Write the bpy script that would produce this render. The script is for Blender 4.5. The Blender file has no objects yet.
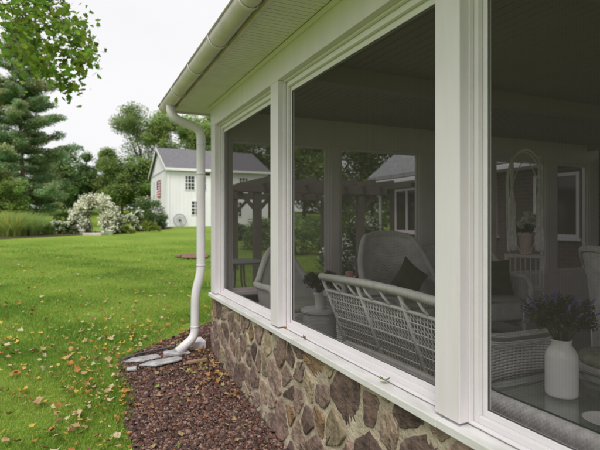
import bpy, math, random
import numpy as np
from mathutils import Vector, Matrix
random.seed(7); rng = np.random.default_rng(7)
S = bpy.context.scene; COL = S.collection
PI = math.pi
EYE = 1.5; YAW = math.atan(221/485)

# ------------------------------------------------------------------ camera
cam = bpy.data.cameras.new('camera'); co = bpy.data.objects.new('camera', cam); COL.objects.link(co)
co.location = (0, 0, EYE); co.rotation_euler = (math.radians(90), 0, -YAW)
cam.sensor_width = 36; cam.lens = 36*485/600; cam.shift_y = -4/600
cam.clip_start = .05; cam.clip_end = 3000
cam.dof.use_dof = True; cam.dof.focus_distance = 2.6; cam.dof.aperture_fstop = 3.2
S.camera = co

# ------------------------------------------------------------------ sky and sun (overcast)
SUN_EL, SUN_AZ = 55, 215       # azimuth of the sun, clockwise from +Y
w = bpy.data.worlds.new('World'); S.world = w; w.use_nodes = True
nt = w.node_tree; nt.nodes.clear()
sky = nt.nodes.new('ShaderNodeTexSky'); sky.sky_type = 'NISHITA'; sky.sun_disc = False
sky.sun_elevation = math.radians(SUN_EL); sky.sun_rotation = math.radians(SUN_AZ)
sky.dust_density = 4; sky.air_density = 1
hs = nt.nodes.new('ShaderNodeHueSaturation'); hs.inputs['Saturation'].default_value = .12
cl = nt.nodes.new('ShaderNodeMix'); cl.data_type = 'RGBA'; cl.inputs['Factor'].default_value = .8
cl.inputs['B'].default_value = (8.85, 8.8, 8.95, 1)       # the even cloud cover
tcw = nt.nodes.new('ShaderNodeTexCoord'); nz = nt.nodes.new('ShaderNodeTexNoise'); nz.inputs['Scale'].default_value = 2.2
nz.inputs['Detail'].default_value = 4
mpw = nt.nodes.new('ShaderNodeMapping'); mpw.inputs['Scale'].default_value = (1, 1, 3)
mrw = nt.nodes.new('ShaderNodeMapRange'); mrw.inputs['To Min'].default_value = .93; mrw.inputs['To Max'].default_value = 1.07
mlw = nt.nodes.new('ShaderNodeVectorMath'); mlw.operation = 'SCALE'
bg = nt.nodes.new('ShaderNodeBackground'); bg.inputs['Strength'].default_value = .105
ow = nt.nodes.new('ShaderNodeOutputWorld')
L = nt.links.new
L(sky.outputs[0], hs.inputs['Color']); L(hs.outputs[0], cl.inputs['A'])
L(tcw.outputs['Generated'], mpw.inputs[0]); L(mpw.outputs[0], nz.inputs['Vector']); L(nz.outputs['Fac'], mrw.inputs['Value'])
L(cl.outputs['Result'], mlw.inputs[0]); L(mrw.outputs[0], mlw.inputs['Scale'])
L(mlw.outputs[0], bg.inputs['Color']); L(bg.outputs[0], ow.inputs[0])
sd = bpy.data.lights.new('sun', 'SUN'); sd.energy = 2.2; sd.angle = math.radians(30); sd.color = (1, .96, .9)
so = bpy.data.objects.new('sun', sd); COL.objects.link(so)
so.rotation_euler = (math.radians(90-SUN_EL), 0, math.radians(180-SUN_AZ)-PI*0)
_d = Vector((math.sin(math.radians(SUN_AZ))*math.cos(math.radians(SUN_EL)), math.cos(math.radians(SUN_AZ))*math.cos(math.radians(SUN_EL)), math.sin(math.radians(SUN_EL))))
so.rotation_euler = _d.to_track_quat('Z', 'Y').to_euler()
S.view_settings.view_transform = 'Standard'; S.view_settings.look = 'None'
S.view_settings.exposure = 0.22; S.view_settings.gamma = 1
S.cycles.max_bounces = 10; S.cycles.diffuse_bounces = 5; S.cycles.transparent_max_bounces = 24

# ------------------------------------------------------------------ terrain height
def G(x, y):
    if y > 5.4:
        v = .03*(y-5.4)
        if y > 42: v += .03*(y-42)
        return min(v, 3.4) if v < 3.4 else 3.4
    return -.4*(1-math.exp(-(5.4-y)*.1/.4))
def Ga(y):
    y = np.asarray(y, float)
    v = .03*(y-5.4)+np.where(y > 42, .03*(y-42), 0)
    return np.where(y > 5.4, np.minimum(v, 3.4), -.4*(1-np.exp(-np.clip(5.4-y, 0, None)*.25)))
CA, SA = math.cos(YAW), math.sin(YAW)
def depth(x, y): return x*SA+y*CA
def cross(x, y): return x*CA-y*SA

# ------------------------------------------------------------------ helpers
class MB:
    def __init__(s): s.v = []; s.f = []; s.mi = []; s.uv = {}; s.sm = []
    def add(s, vs, fs, mi=0, smooth=False, uvs=None):
        b = len(s.v); s.v += [tuple(p) for p in vs]
        for k, f in enumerate(fs):
            if uvs is not None: s.uv[len(s.f)] = [uvs[i] for i in f]
            s.f.append(tuple(i+b for i in f)); s.mi.append(mi); s.sm.append(smooth)
        return s
    def box(s, x0, x1, y0, y1, z0, z1, mi=0):
        return s.add([(x0,y0,z0),(x1,y0,z0),(x1,y1,z0),(x0,y1,z0),(x0,y0,z1),(x1,y0,z1),(x1,y1,z1),(x0,y1,z1)],
              [(0,3,2,1),(4,5,6,7),(0,1,5,4),(1,2,6,5),(2,3,7,6),(3,0,4,7)], mi)
    def bar(s, a, b, w, h, mi=0, up=(0,0,1)):
        a = Vector(a); b = Vector(b); d = (b-a).normalized(); u = Vector(up)
        if abs(d.dot(u)) > .98: u = Vector((1,0,0))
        r = d.cross(u).normalized(); u = r.cross(d)
        vs = []
        for p in (a, b):
            for i, j in ((-1,-1),(1,-1),(1,1),(-1,1)): vs.append(p+r*(i*w/2)+u*(j*h/2))
        return s.add(vs, [(0,1,2,3),(7,6,5,4),(0,4,5,1),(1,5,6,2),(2,6,7,3),(3,7,4,0)], mi)
    def tube(s, pts, r, n=8, mi=0, cap=True, ripple=None, closed=False):
        pts = [Vector(p) for p in pts]; m = len(pts)
        rs = r if hasattr(r, '__len__') else [r]*m
        vs = []; uvs = []; acc = 0; prev = None
        for k, p in enumerate(pts):
            if closed: t = pts[(k+1) % m]-pts[k-1]
            else: t = pts[min(k+1, m-1)]-pts[max(k-1, 0)]
            t = t.normalized() if t.length > 1e-9 else Vector((0,0,1))
            if prev is None:
                ref = Vector((0,0,1)) if abs(t.z) < .9 else Vector((1,0,0))
                u = t.cross(ref).normalized()
            else: u = (prev-t*prev.dot(t)); u = u.normalized() if u.length > 1e-6 else t.orthogonal().normalized()
            prev = u; v = t.cross(u)
            if k: acc += (pts[k]-pts[k-1]).length
            for j in range(n):
                a = 2*PI*j/n; rr = rs[k]
                if ripple: rr *= 1+ripple*math.cos(PI*k)*math.cos(PI*j)
                vs.append(p+u*(math.cos(a)*rr)+v*(math.sin(a)*rr)); uvs.append((acc, j/n*2*PI*rs[k]))
        fs = []
        for k in range(m if closed else m-1):
            for j in range(n):
                k2 = (k+1) % m
                fs.append((k*n+j, k*n+(j+1) % n, k2*n+(j+1) % n, k2*n+j))
        if cap and not closed: fs += [tuple(range(n))[::-1], tuple(range((m-1)*n, m*n))]
        return s.add(vs, fs, mi, True, uvs)
    def lathe(s, prof, c=(0,0,0), n=24, mi=0, cap=True):
        vs = []; fs = []; uvs = []
        for k, (r, z) in enumerate(prof):
            for j in range(n):
                a = 2*PI*j/n; vs.append((c[0]+r*math.cos(a), c[1]+r*math.sin(a), c[2]+z)); uvs.append((j/n*2*PI*max(r,.02), z))
        for k in range(len(prof)-1):
            for j in range(n): fs.append((k*n+j, k*n+(j+1) % n, (k+1)*n+(j+1) % n, (k+1)*n+j))
        if cap: fs += [tuple(range(n))[::-1], tuple(range((len(prof)-1)*n, len(prof)*n))]
        return s.add(vs, fs, mi, True, uvs)
    def grid(s, fn, nu, nv, mi=0, smooth=True, uvs=(1,1), closed_u=False):
        vs = []; uv = []
        for i in range(nu+1):
            for j in range(nv+1):
                vs.append(fn(i/nu, j/nv)); uv.append((i/nu*uvs[0], j/nv*uvs[1]))
        fs = [(i*(nv+1)+j, (i+1)*(nv+1)+j, (i+1)*(nv+1)+j+1, i*(nv+1)+j+1) for i in range(nu) for j in range(nv)]
        return s.add(vs, fs, mi, smooth, uv)
    def mesh(s, name, mats, off=(0,0,0)):
        me = bpy.data.meshes.new(name)
        o = Vector(off)
        me.from_pydata([(v[0]-o.x, v[1]-o.y, v[2]-o.z) for v in s.v], [], s.f)
        for m in (mats if isinstance(mats, (list, tuple)) else [mats]): me.materials.append(m)
        me.polygons.foreach_set('material_index', s.mi); me.polygons.foreach_set('use_smooth', s.sm)
        if s.uv:
            ul = me.uv_layers.new(name='UVMap')
            for p in me.polygons:
                u = s.uv.get(p.index)
                if u:
                    for li, q in zip(p.loop_indices, u): ul.data[li].uv = q
        me.update(); return me

def tag(o, label=None, cat=None, group=None, kind=None):
    if label: o['label'] = label
    if cat: o['category'] = cat
    if group: o['group'] = group
    if kind: o['kind'] = kind
    return o
def thing(name, label, cat, loc=(0,0,0), rz=0, group=None):
    o = bpy.data.objects.new(name, None); COL.objects.link(o); o.location = loc; o.rotation_euler = (0,0,rz)
    o.empty_display_size = .1; return tag(o, label, cat, group)
def rootloc(p):
    while p.parent: p = p.parent
    return p.location
def part(name, mb, mats, parent, local=False, bevel=0, label=None, solid=0):
    off = (0,0,0) if (local or parent is None) else rootloc(parent)
    me = mb.mesh(name, mats, off) if isinstance(mb, MB) else mb
    o = bpy.data.objects.new(name, me); COL.objects.link(o)
    if parent: o.parent = parent
    if label: o['label'] = label
    if solid:
        m = o.modifiers.new('solid', 'SOLIDIFY'); m.thickness = solid; m.offset = 0
    if bevel:
        m = o.modifiers.new('bevel', 'BEVEL'); m.width = bevel; m.segments = 2; m.limit_method = 'ANGLE'; m.harden_normals = False
    return o
def single(name, mb, mats, label, cat, group=None, bevel=0, origin=None):
    me = mb.mesh(name, mats, origin or (0,0,0))
    o = bpy.data.objects.new(name, me); COL.objects.link(o)
    if origin: o.location = origin
    if bevel:
        m = o.modifiers.new('bevel', 'BEVEL'); m.width = bevel; m.segments = 2
    return tag(o, label, cat, group)
def npmesh(name, V, F, mats, mi=None, smooth=False, attr=None):
    V = np.asarray(V, np.float32); F = np.asarray(F, np.int32); k = F.shape[1]
    me = bpy.data.meshes.new(name); me.vertices.add(len(V)); me.vertices.foreach_set('co', V.ravel())
    me.loops.add(F.size); me.loops.foreach_set('vertex_index', F.ravel())
    me.polygons.add(len(F)); me.polygons.foreach_set('loop_start', np.arange(0, F.size, k, dtype=np.int32))
    me.polygons.foreach_set('loop_total', np.full(len(F), k, np.int32))
    for m in (mats if isinstance(mats, (list, tuple)) else [mats]): me.materials.append(m)
    if mi is not None: me.polygons.foreach_set('material_index', np.asarray(mi, np.int32))
    if smooth: me.polygons.foreach_set('use_smooth', np.ones(len(F), bool))
    if attr is not None:
        a = me.color_attributes.new('tint', 'FLOAT_COLOR', 'POINT'); a.data.foreach_set('color', np.asarray(attr, np.float32).ravel())
    me.update(calc_edges=True); return me
def dup(root, loc, rz=None, label=None, group=None):
    r = root.copy(); COL.objects.link(r); r.location = loc
    if rz is not None: r.rotation_euler = (0,0,rz)
    if label: r['label'] = label
    if group: r['group'] = group
    for ch in list(root.children):
        c = ch.copy(); COL.objects.link(c); c.parent = r
        for g in ch.children:
            d = g.copy(); COL.objects.link(d); d.parent = c
    return r

# ------------------------------------------------------------------ materials
def srgb(r, g, b): return tuple(((c/255)/12.92 if c/255 < .04045 else ((c/255+.055)/1.055)**2.4) for c in (r,g,b))
def mat(name, col, rough=.6, var=.0, vscale=3, bump=0, bscale=40, spec=.4, col2=None, detail=4, attr=None, transl=0, coat=0, stretch=None, metallic=0):
    m = bpy.data.materials.new(name); m.use_nodes = True; n = m.node_tree; b = n.nodes['Principled BSDF']
    b.inputs['Roughness'].default_value = rough; b.inputs['Specular IOR Level'].default_value = spec
    b.inputs['Base Color'].default_value = (*col, 1); b.inputs['Coat Weight'].default_value = coat
    b.inputs['Metallic'].default_value = metallic
    tc = n.nodes.new('ShaderNodeTexCoord'); src = tc.outputs['Object']
    if stretch:
        mp = n.nodes.new('ShaderNodeMapping'); mp.inputs['Scale'].default_value = stretch; n.links.new(src, mp.inputs[0]); src = mp.outputs[0]
    last = None
    if attr:
        at = n.nodes.new('ShaderNodeAttribute'); at.attribute_name = attr; last = at.outputs['Color']
        n.links.new(last, b.inputs['Base Color'])
    if var or col2:
        t = n.nodes.new('ShaderNodeTexNoise'); t.inputs['Scale'].default_value = vscale; t.inputs['Detail'].default_value = detail
        n.links.new(src, t.inputs['Vector'])
        if attr:
            mr = n.nodes.new('ShaderNodeMapRange'); mr.inputs['From Min'].default_value = .3; mr.inputs['From Max'].default_value = .7
            mr.inputs['To Min'].default_value = 1-var; mr.inputs['To Max'].default_value = 1+var
            n.links.new(t.outputs['Fac'], mr.inputs['Value'])
            vm = n.nodes.new('ShaderNodeVectorMath'); vm.operation = 'SCALE'; n.links.new(last, vm.inputs[0]); n.links.new(mr.outputs[0], vm.inputs['Scale'])
            last = vm.outputs[0]
        else:
            r = n.nodes.new('ShaderNodeValToRGB'); r.color_ramp.elements[0].position = .32; r.color_ramp.elements[1].position = .68
            c2 = col2 or tuple(c*(1-var) for c in col); c1 = col if col2 else tuple(min(1, c*(1+var*.5)) for c in col)
            r.color_ramp.elements[0].color = (*c2, 1); r.color_ramp.elements[1].color = (*c1, 1)
            n.links.new(t.outputs['Fac'], r.inputs['Fac']); last = r.outputs['Color']
        n.links.new(last, b.inputs['Base Color'])
    if bump:
        t2 = n.nodes.new('ShaderNodeTexNoise'); t2.inputs['Scale'].default_value = bscale; t2.inputs['Detail'].default_value = 6
        n.links.new(src, t2.inputs['Vector'])
        bp = n.nodes.new('ShaderNodeBump'); bp.inputs['Strength'].default_value = 1; bp.inputs['Distance'].default_value = bump
        n.links.new(t2.outputs['Fac'], bp.inputs['Height']); n.links.new(bp.outputs[0], b.inputs['Normal'])
    if transl:
        tr = n.nodes.new('ShaderNodeBsdfTranslucent'); mx = n.nodes.new('ShaderNodeMixShader'); mx.inputs[0].default_value = transl
        if last is not None: n.links.new(last, tr.inputs['Color'])
        else: tr.inputs['Color'].default_value = (*[min(1, c*1.3) for c in col], 1)
        out = n.nodes['Material Output']
        n.links.new(b.outputs[0], mx.inputs[1]); n.links.new(tr.outputs[0], mx.inputs[2]); n.links.new(mx.outputs[0], out.inputs[0])
    return m

M = {}
M['trim'] = mat('white_trim_paint', (.745,.70,.74), .42, var=.045, vscale=3, bump=.0008, bscale=30, stretch=(5,5,.8))
M['frame'] = mat('white_frame_paint', (.745,.712,.74), .4, var=.03, vscale=4, bump=.0006, bscale=30, stretch=(3,1,3))
M['sill'] = mat('white_sill_paint', (.75,.74,.745), .42, col2=(.60,.59,.575), vscale=5, bump=.0008, bscale=25, stretch=(4,1,4))
M['gutter'] = mat('gutter_paint', (.68,.60,.63), .35, var=.14, vscale=5)
M['downspout'] = mat('downspout_paint', (.68,.66,.68), .35, var=.06, vscale=5)
M['soffit'] = mat('soffit_vinyl', (.76,.72,.74), .5, var=.06, vscale=4)
M['mortar'] = mat('mortar', (.54,.47,.35), .95, col2=(.29,.245,.185), vscale=9, bump=.012, bscale=45)
M['stone'] = mat('stone', (.2,.15,.13), .75, attr='tint', var=.5, vscale=17, bump=.016, bscale=34, detail=10)
M['floor'] = mat('porch_floor_tile', (.34,.33,.32), .45, var=.2, vscale=4)
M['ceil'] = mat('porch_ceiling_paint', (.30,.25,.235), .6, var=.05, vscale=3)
M['inner'] = mat('porch_inner_paint', (.62,.57,.57), .5, var=.06, vscale=3)
M['shingle'] = mat('roof_shingle', (.15,.15,.16), .9, var=.3, vscale=9, bump=.01, bscale=30)
M['barnwall'] = mat('barn_white_paint', (.80,.80,.82), .6, var=.06, vscale=1.5, stretch=(1,1,.2))
M['barnroof'] = mat('barn_shingle', (.155,.15,.165), .9, var=.25, vscale=5, bump=.02, bscale=14)
M['darkglass'] = mat('dark_window_glass', (.02,.022,.025), .08, spec=.5)
M['slate'] = mat('slate', (.36,.36,.37), .6, var=.5, vscale=11, bump=.006, bscale=22)
M['iron'] = mat('dark_iron', (.09,.09,.095), .6, var=.2)
M['wheel'] = mat('weathered_grey_wood', (.30,.30,.31), .8, var=.2)
M['bark'] = mat('bark', (.12,.095,.07), .95, var=.35, vscale=8, bump=.02, bscale=14, stretch=(1,1,.25))
M['mulch'] = mat('mulch', (.075,.045,.03), .95, var=.5, vscale=20, bump=.02, bscale=50)
M['terra'] = mat('pink_clay', (.66,.52,.47), .7, var=.12, vscale=10)
M['enamel'] = mat('white_enamel', (.74,.74,.72), .3, var=.05, vscale=9)
M['red'] = mat('red_candle', (.45,.06,.04), .4)
M['greenfab'] = mat('dark_green_fabric', (.05,.07,.03), .9, var=.25, vscale=14, bump=.002, bscale=200)
M['creamfab'] = mat('seat_cushion_fabric', (.40,.40,.33), .9, var=.12, vscale=8, bump=.002, bscale=200)
M['pergola'] = mat('weathered_pergola_wood', (.10,.088,.075), .85, var=.25, vscale=5, stretch=(1,1,.3))
M['greywood'] = mat('grey_painted_metal', (.35,.35,.36), .6, var=.1)
M['cream'] = mat('cream_siding', (.62,.58,.48), .7, var=.06)

def screen_mat(name='insect_screen', base=.20):
    m = bpy.data.materials.new(name); m.use_nodes = True; n = m.node_tree; n.nodes.clear()
    o = n.nodes.new('ShaderNodeOutputMaterial'); t = n.nodes.new('ShaderNodeBsdfTransparent'); d = n.nodes.new('ShaderNodeBsdfDiffuse')
    d.inputs['Color'].default_value = (.088,.080,.075,1); mx = n.nodes.new('ShaderNodeMixShader')
    tc = n.nodes.new('ShaderNodeTexCoord'); mp = n.nodes.new('ShaderNodeMapping'); mp.inputs['Scale'].default_value = (1,1,1)
    wv = n.nodes.new('ShaderNodeTexWave'); wv.bands_direction = 'Y'; wv.inputs['Scale'].default_value = 26; wv.inputs['Distortion'].default_value = .6
    wv.inputs['Detail'].default_value = 2
    wz = n.nodes.new('ShaderNodeTexWave'); wz.bands_direction = 'Z'; wz.inputs['Scale'].default_value = 34; wz.inputs['Distortion'].default_value = .8
    ns = n.nodes.new('ShaderNodeTexNoise'); ns.inputs['Scale'].default_value = 2.5
    lw = n.nodes.new('ShaderNodeLayerWeight'); lw.inputs[0].default_value = .5
    l = n.links.new
    for q in (wv, wz, ns): l(tc.outputs['Object'], q.inputs['Vector'])
    a = n.nodes.new('ShaderNodeMath'); a.operation = 'MULTIPLY_ADD'; a.inputs[1].default_value = .06; a.inputs[2].default_value = base; l(wv.outputs['Fac'], a.inputs[0])
    b = n.nodes.new('ShaderNodeMath'); b.operation = 'MULTIPLY_ADD'; b.inputs[1].default_value = .025; l(wz.outputs['Fac'], b.inputs[0]); l(a.outputs[0], b.inputs[2])
    c = n.nodes.new('ShaderNodeMath'); c.operation = 'MULTIPLY_ADD'; c.inputs[1].default_value = .06; l(ns.outputs['Fac'], c.inputs[0]); l(b.outputs[0], c.inputs[2])
    e = n.nodes.new('ShaderNodeMath'); e.operation = 'MULTIPLY_ADD'; e.inputs[1].default_value = .12; l(lw.outputs['Facing'], e.inputs[0]); l(c.outputs[0], e.inputs[2])
    l(e.outputs[0], mx.inputs[0]); l(t.outputs[0], mx.inputs[1]); l(d.outputs[0], mx.inputs[2]); l(mx.outputs[0], o.inputs[0])
    return m
M['screen'] = screen_mat(); M['endscreen'] = screen_mat('dimming_insect_screen', .40)  # end-wall screens made more opaque to darken the outdoors seen through them
def glass_mat():
    m = bpy.data.materials.new('table_glass'); m.use_nodes = True; n = m.node_tree; n.nodes.clear()
    o = n.nodes.new('ShaderNodeOutputMaterial'); t = n.nodes.new('ShaderNodeBsdfTransparent'); t.inputs[0].default_value = (.93,.96,.945,1)
    g = n.nodes.new('ShaderNodeBsdfGlossy'); g.inputs['Roughness'].default_value = .03; lw = n.nodes.new('ShaderNodeLayerWeight'); lw.inputs[0].default_value = .5; pw = n.nodes.new('ShaderNodeMath'); pw.operation = 'POWER'; pw.inputs[1].default_value = 3; n.links.new(lw.outputs['Facing'], pw.inputs[0]); fr = n.nodes.new('ShaderNodeMath'); fr.operation = 'MULTIPLY_ADD'; fr.inputs[1].default_value = .7; fr.inputs[2].default_value = .06; n.links.new(pw.outputs[0], fr.inputs[0])
    mx = n.nodes.new('ShaderNodeMixShader'); l = n.links.new
    l(fr.outputs[0], mx.inputs[0]); l(t.outputs[0], mx.inputs[1]); l(g.outputs[0], mx.inputs[2]); l(mx.outputs[0], o.inputs[0]); return m
M['glass'] = glass_mat()
def brick_mat():
    m = bpy.data.materials.new('dark_brick'); m.use_nodes = True; n = m.node_tree; b = n.nodes['Principled BSDF']; b.inputs['Roughness'].default_value = .9
    tc = n.nodes.new('ShaderNodeTexCoord'); sp = n.nodes.new('ShaderNodeSeparateXYZ'); cb = n.nodes.new('ShaderNodeCombineXYZ')
    ad = n.nodes.new('ShaderNodeMath'); ad.operation = 'ADD'
    bt = n.nodes.new('ShaderNodeTexBrick'); bt.inputs['Scale'].default_value = 1; bt.inputs['Brick Width'].default_value = .22; bt.inputs['Row Height'].default_value = .075
    bt.inputs['Mortar Size'].default_value = .008; bt.inputs['Color1'].default_value = (.115,.075,.06,1); bt.inputs['Color2'].default_value = (.08,.058,.05,1); bt.inputs['Mortar'].default_value = (.15,.14,.125,1)
    l = n.links.new; l(tc.outputs['Object'], sp.inputs[0]); l(sp.outputs[0], ad.inputs[0]); l(sp.outputs[1], ad.inputs[1]); l(ad.outputs[0], cb.inputs[0]); l(sp.outputs[2], cb.inputs[1])
    l(cb.outputs[0], bt.inputs['Vector']); l(bt.outputs['Color'], b.inputs['Base Color'])
    bp = n.nodes.new('ShaderNodeBump'); bp.inputs['Distance'].default_value = .006; bp.invert = True; l(bt.outputs['Fac'], bp.inputs['Height']); l(bp.outputs[0], b.inputs['Normal'])
    return m
M['brick'] = brick_mat()
def wicker_mat(name, col, pitch=.014, open_=0.0):
    m = bpy.data.materials.new(name); m.use_nodes = True; n = m.node_tree; b = n.nodes['Principled BSDF']; b.inputs['Roughness'].default_value = .5
    pitch *= 1.7
    l = n.links.new; uv = n.nodes.new('ShaderNodeUVMap'); sp = n.nodes.new('ShaderNodeSeparateXYZ'); l(uv.outputs[0], sp.inputs[0])
    def mth(op, a, b_=None, c=None):
        q = n.nodes.new('ShaderNodeMath'); q.operation = op
        for i, x in enumerate((a, b_, c)):
            if x is None: continue
            if isinstance(x, (int, float)): q.inputs[i].default_value = x
            else: l(x, q.inputs[i])
        return q.outputs[0]
    su = mth('SINE', mth('MULTIPLY', sp.outputs[0], PI/pitch)); sv = mth('SINE', mth('MULTIPLY', sp.outputs[1], PI/(pitch*.55)))
    h = mth('MULTIPLY', su, mth('SIGN', sv)); h2 = mth('ADD', mth('MULTIPLY', h, .5), mth('ABSOLUTE', sv))
    bp = n.nodes.new('ShaderNodeBump'); bp.inputs['Distance'].default_value = .004; l(h2, bp.inputs['Height']); l(bp.outputs[0], b.inputs['Normal'])
    ns = n.nodes.new('ShaderNodeTexNoise'); ns.inputs['Scale'].default_value = 9; tc = n.nodes.new('ShaderNodeTexCoord'); l(tc.outputs['Object'], ns.inputs['Vector'])
    r = n.nodes.new('ShaderNodeValToRGB'); r.color_ramp.elements[0].position = .3; r.color_ramp.elements[1].position = .7
    r.color_ramp.elements[0].color = (*[c*.78 for c in col], 1); r.color_ramp.elements[1].color = (*col, 1); l(ns.outputs['Fac'], r.inputs['Fac']); l(r.outputs[0], b.inputs['Base Color'])
    if open_:
        a = mth('ABSOLUTE', su); cc = mth('ABSOLUTE', sv); hole = mth('MULTIPLY', mth('GREATER_THAN', a, open_), mth('LESS_THAN', cc, .55))
        t = n.nodes.new('ShaderNodeBsdfTransparent'); mx = n.nodes.new('ShaderNodeMixShader'); l(hole, mx.inputs[0]); l(b.outputs[0], mx.inputs[1]); l(t.outputs[0], mx.inputs[2]); l(mx.outputs[0], n.nodes['Material Output'].inputs[0])
    return m
M['wicker'] = wicker_mat('white_wicker', (.78,.76,.73))
M['wickeropen'] = wicker_mat('white_wicker_open', (.78,.76,.73), .018, .72)
M['wickertan'] = wicker_mat('grey_tan_wicker', (.52,.50,.47), .016)
M['rod'] = mat('white_painted_cane', (.82,.80,.77), .45, var=.12, vscale=20)

def lawn_mat():
    m = bpy.data.materials.new('lawn'); m.use_nodes = True; n = m.node_tree; b = n.nodes['Principled BSDF']; b.inputs['Roughness'].default_value = .9; b.inputs['Specular IOR Level'].default_value = .1
    l = n.links.new; tc = n.nodes.new('ShaderNodeTexCoord')
    a = n.nodes.new('ShaderNodeTexNoise'); a.inputs['Scale'].default_value = .35; a.inputs['Detail'].default_value = 5; l(tc.outputs['Object'], a.inputs['Vector'])
    mp = n.nodes.new('ShaderNodeMapping'); mp.inputs['Scale'].default_value = (1, 3, 1); mp.inputs['Rotation'].default_value = (0,0,.3); l(tc.outputs['Object'], mp.inputs[0])
    f = n.nodes.new('ShaderNodeTexNoise'); f.inputs['Scale'].default_value = 6; f.inputs['Detail'].default_value = 8; l(mp.outputs[0], f.inputs['Vector'])
    r1 = n.nodes.new('ShaderNodeValToRGB'); r1.color_ramp.elements[0].position = .35; r1.color_ramp.elements[1].position = .65
    r1.color_ramp.elements[0].color = (.155,.245,.032,1); r1.color_ramp.elements[1].color = (.23,.325,.052,1); l(a.outputs['Fac'], r1.inputs['Fac'])
    mr = n.nodes.new('ShaderNodeMapRange'); mr.inputs['From Min'].default_value = .3; mr.inputs['From Max'].default_value = .7; mr.inputs['To Min'].default_value = .72; mr.inputs['To Max'].default_value = 1.2; l(f.outputs['Fac'], mr.inputs['Value'])
    vm = n.nodes.new('ShaderNodeVectorMath'); vm.operation = 'SCALE'; l(r1.outputs[0], vm.inputs[0]); l(mr.outputs[0], vm.inputs['Scale']); l(vm.outputs[0], b.inputs['Base Color'])
    bp = n.nodes.new('ShaderNodeBump'); bp.inputs['Distance'].default_value = .03; g = n.nodes.new('ShaderNodeTexNoise'); g.inputs['Scale'].default_value = 45; g.inputs['Detail'].default_value = 4; l(tc.outputs['Object'], g.inputs['Vector'])
    l(g.outputs['Fac'], bp.inputs['Height']); l(bp.outputs[0], b.inputs['Normal']); return m
M['lawn'] = lawn_mat()

# ------------------------------------------------------------------ ground
ys = np.concatenate([np.linspace(-60, -6, 10), np.linspace(-5, 9, 57), np.linspace(10, 60, 51), np.array([70,85,110,150,220,340,600])])
xs = np.concatenate([np.array([-600,-300,-150,-80]), np.linspace(-50, 60, 56), np.array([90,160,300,600])])
X, Y = np.meshgrid(xs, ys, indexing='ij'); Z = Ga(Y)+.03*np.sin(X*.35+1)*np.sin(Y*.27)*np.clip((Y-9)/10, 0, 1)
V = np.stack([X, Y, Z], -1).reshape(-1, 3); ny = len(ys)
F = np.array([(i*ny+j, (i+1)*ny+j, (i+1)*ny+j+1, i*ny+j+1) for i in range(len(xs)-1) for j in range(ny-1)])
g = bpy.data.objects.new('lawn', npmesh('lawn', V, F, M['lawn'], smooth=True)); COL.objects.link(g); tag(g, kind='structure')
def patch(name, poly, m, dz, step=.25):
    # triangulated strip patch following the terrain: poly is list of (y, x0, x1)
    mb = MB(); rows = []
    for y, x0, x1 in poly:
        rows.append([(x0+(x1-x0)*t/8, y, G(0, y)+dz+.03*math.sin((x0+(x1-x0)*t/8)*.35+1)*math.sin(y*.27)*min(1,max(0,(y-9)/10))) for t in range(9)])
    vs = [p for r in rows for p in r]
    fs = [(i*9+j, i*9+j+1, (i+1)*9+j+1, (i+1)*9+j) for i in range(len(rows)-1) for j in range(8)]
    mb.add(vs, fs, 0, True); o = part(name, mb, m, None); return tag(o, kind='structure')

def bed_left(y):   # left edge of the gravel bed
    if y < 5.5: return .38+.02*math.sin(y*3)+.02*math.sin(y*7.3)+.012*math.sin(y*23)
    return .40+(y-5.5)*1.0
patch('gravel_bed', [(y, bed_left(y), 1.36 if y < 5.4 else 2.3) for y in np.arange(0, 7.2, .2)], M['mulch'], .012)
# mulch strip under far borders
def border_x(y): return (y-26.1)/(34.6-26.1)*8.8-3.4
bedpts = [(-4.5,25.6),(-3.3,26.6),(-1.7,27.6),(.9,29.7),(2.3,31.5),(5.4,34.9),(7,39.2)]

# ------------------------------------------------------------------ grass and gravel
def instview(zmin, zmax, n, margin=.6):
    # random points on the lawn left of the porch wall, inside the camera's wedge with a margin for a side step
    z = np.sqrt(rng.uniform(zmin**2, zmax**2, n*3)); c = rng.uniform(-.64*z-margin, .1*z, n*3)
    x = c*CA+z*SA; y = -c*SA+z*CA
    return x, y
def grass(name, x, y, h, wd, mats):
    n = len(x); a = rng.uniform(0, 2*PI, n); hh = h*rng.uniform(.45, 1.2, n)*(1+.22*(np.sin(x*2.7+y*1.3)+np.sin(x*5.1-y*4.2))); ln = rng.uniform(.1, .75, n)*hh
    b = rng.uniform(0, 2*PI, n); z0 = Ga(y)-.004
    dx, dy = np.cos(a)*wd/2, np.sin(a)*wd/2
    p0 = np.stack([x-dx, y-dy, z0], -1); p1 = np.stack([x+dx, y+dy, z0], -1)
    mx = x+np.cos(b)*ln*.35; my = y+np.sin(b)*ln*.35
    p2 = np.stack([mx+dx*.8, my+dy*.8, z0+hh*.6], -1); p3 = np.stack([mx-dx*.8, my-dy*.8, z0+hh*.6], -1)
    p4 = np.stack([x+np.cos(b)*ln, y+np.sin(b)*ln, z0+hh*.95], -1)
    V = np.stack([p0, p1, p2, p3, p4], 1).reshape(-1, 3); i = np.arange(n)[:, None]*5
    F = np.concatenate([i+np.array([[0,1,2]]), i+np.array([[0,2,3]]), i+np.array([[3,2,4]])], 1).reshape(-1, 3)
    nf = np.sin(x*1.9+y*.7)+np.sin(x*.8-y*2.3+1)+.8*np.sin(x*4.1+y*3.3)+rng.normal(0,.9,n)
    mi_ = np.where(nf > .8, 1, np.where(nf < -1.0, 2, 0)); mi_[rng.uniform(0,1,n) < .05] = 3
    me = npmesh(name, V, F, mats, mi=np.repeat(mi_, 3))
    o = bpy.data.objects.new(name, me); COL.objects.link(o); return o
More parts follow.
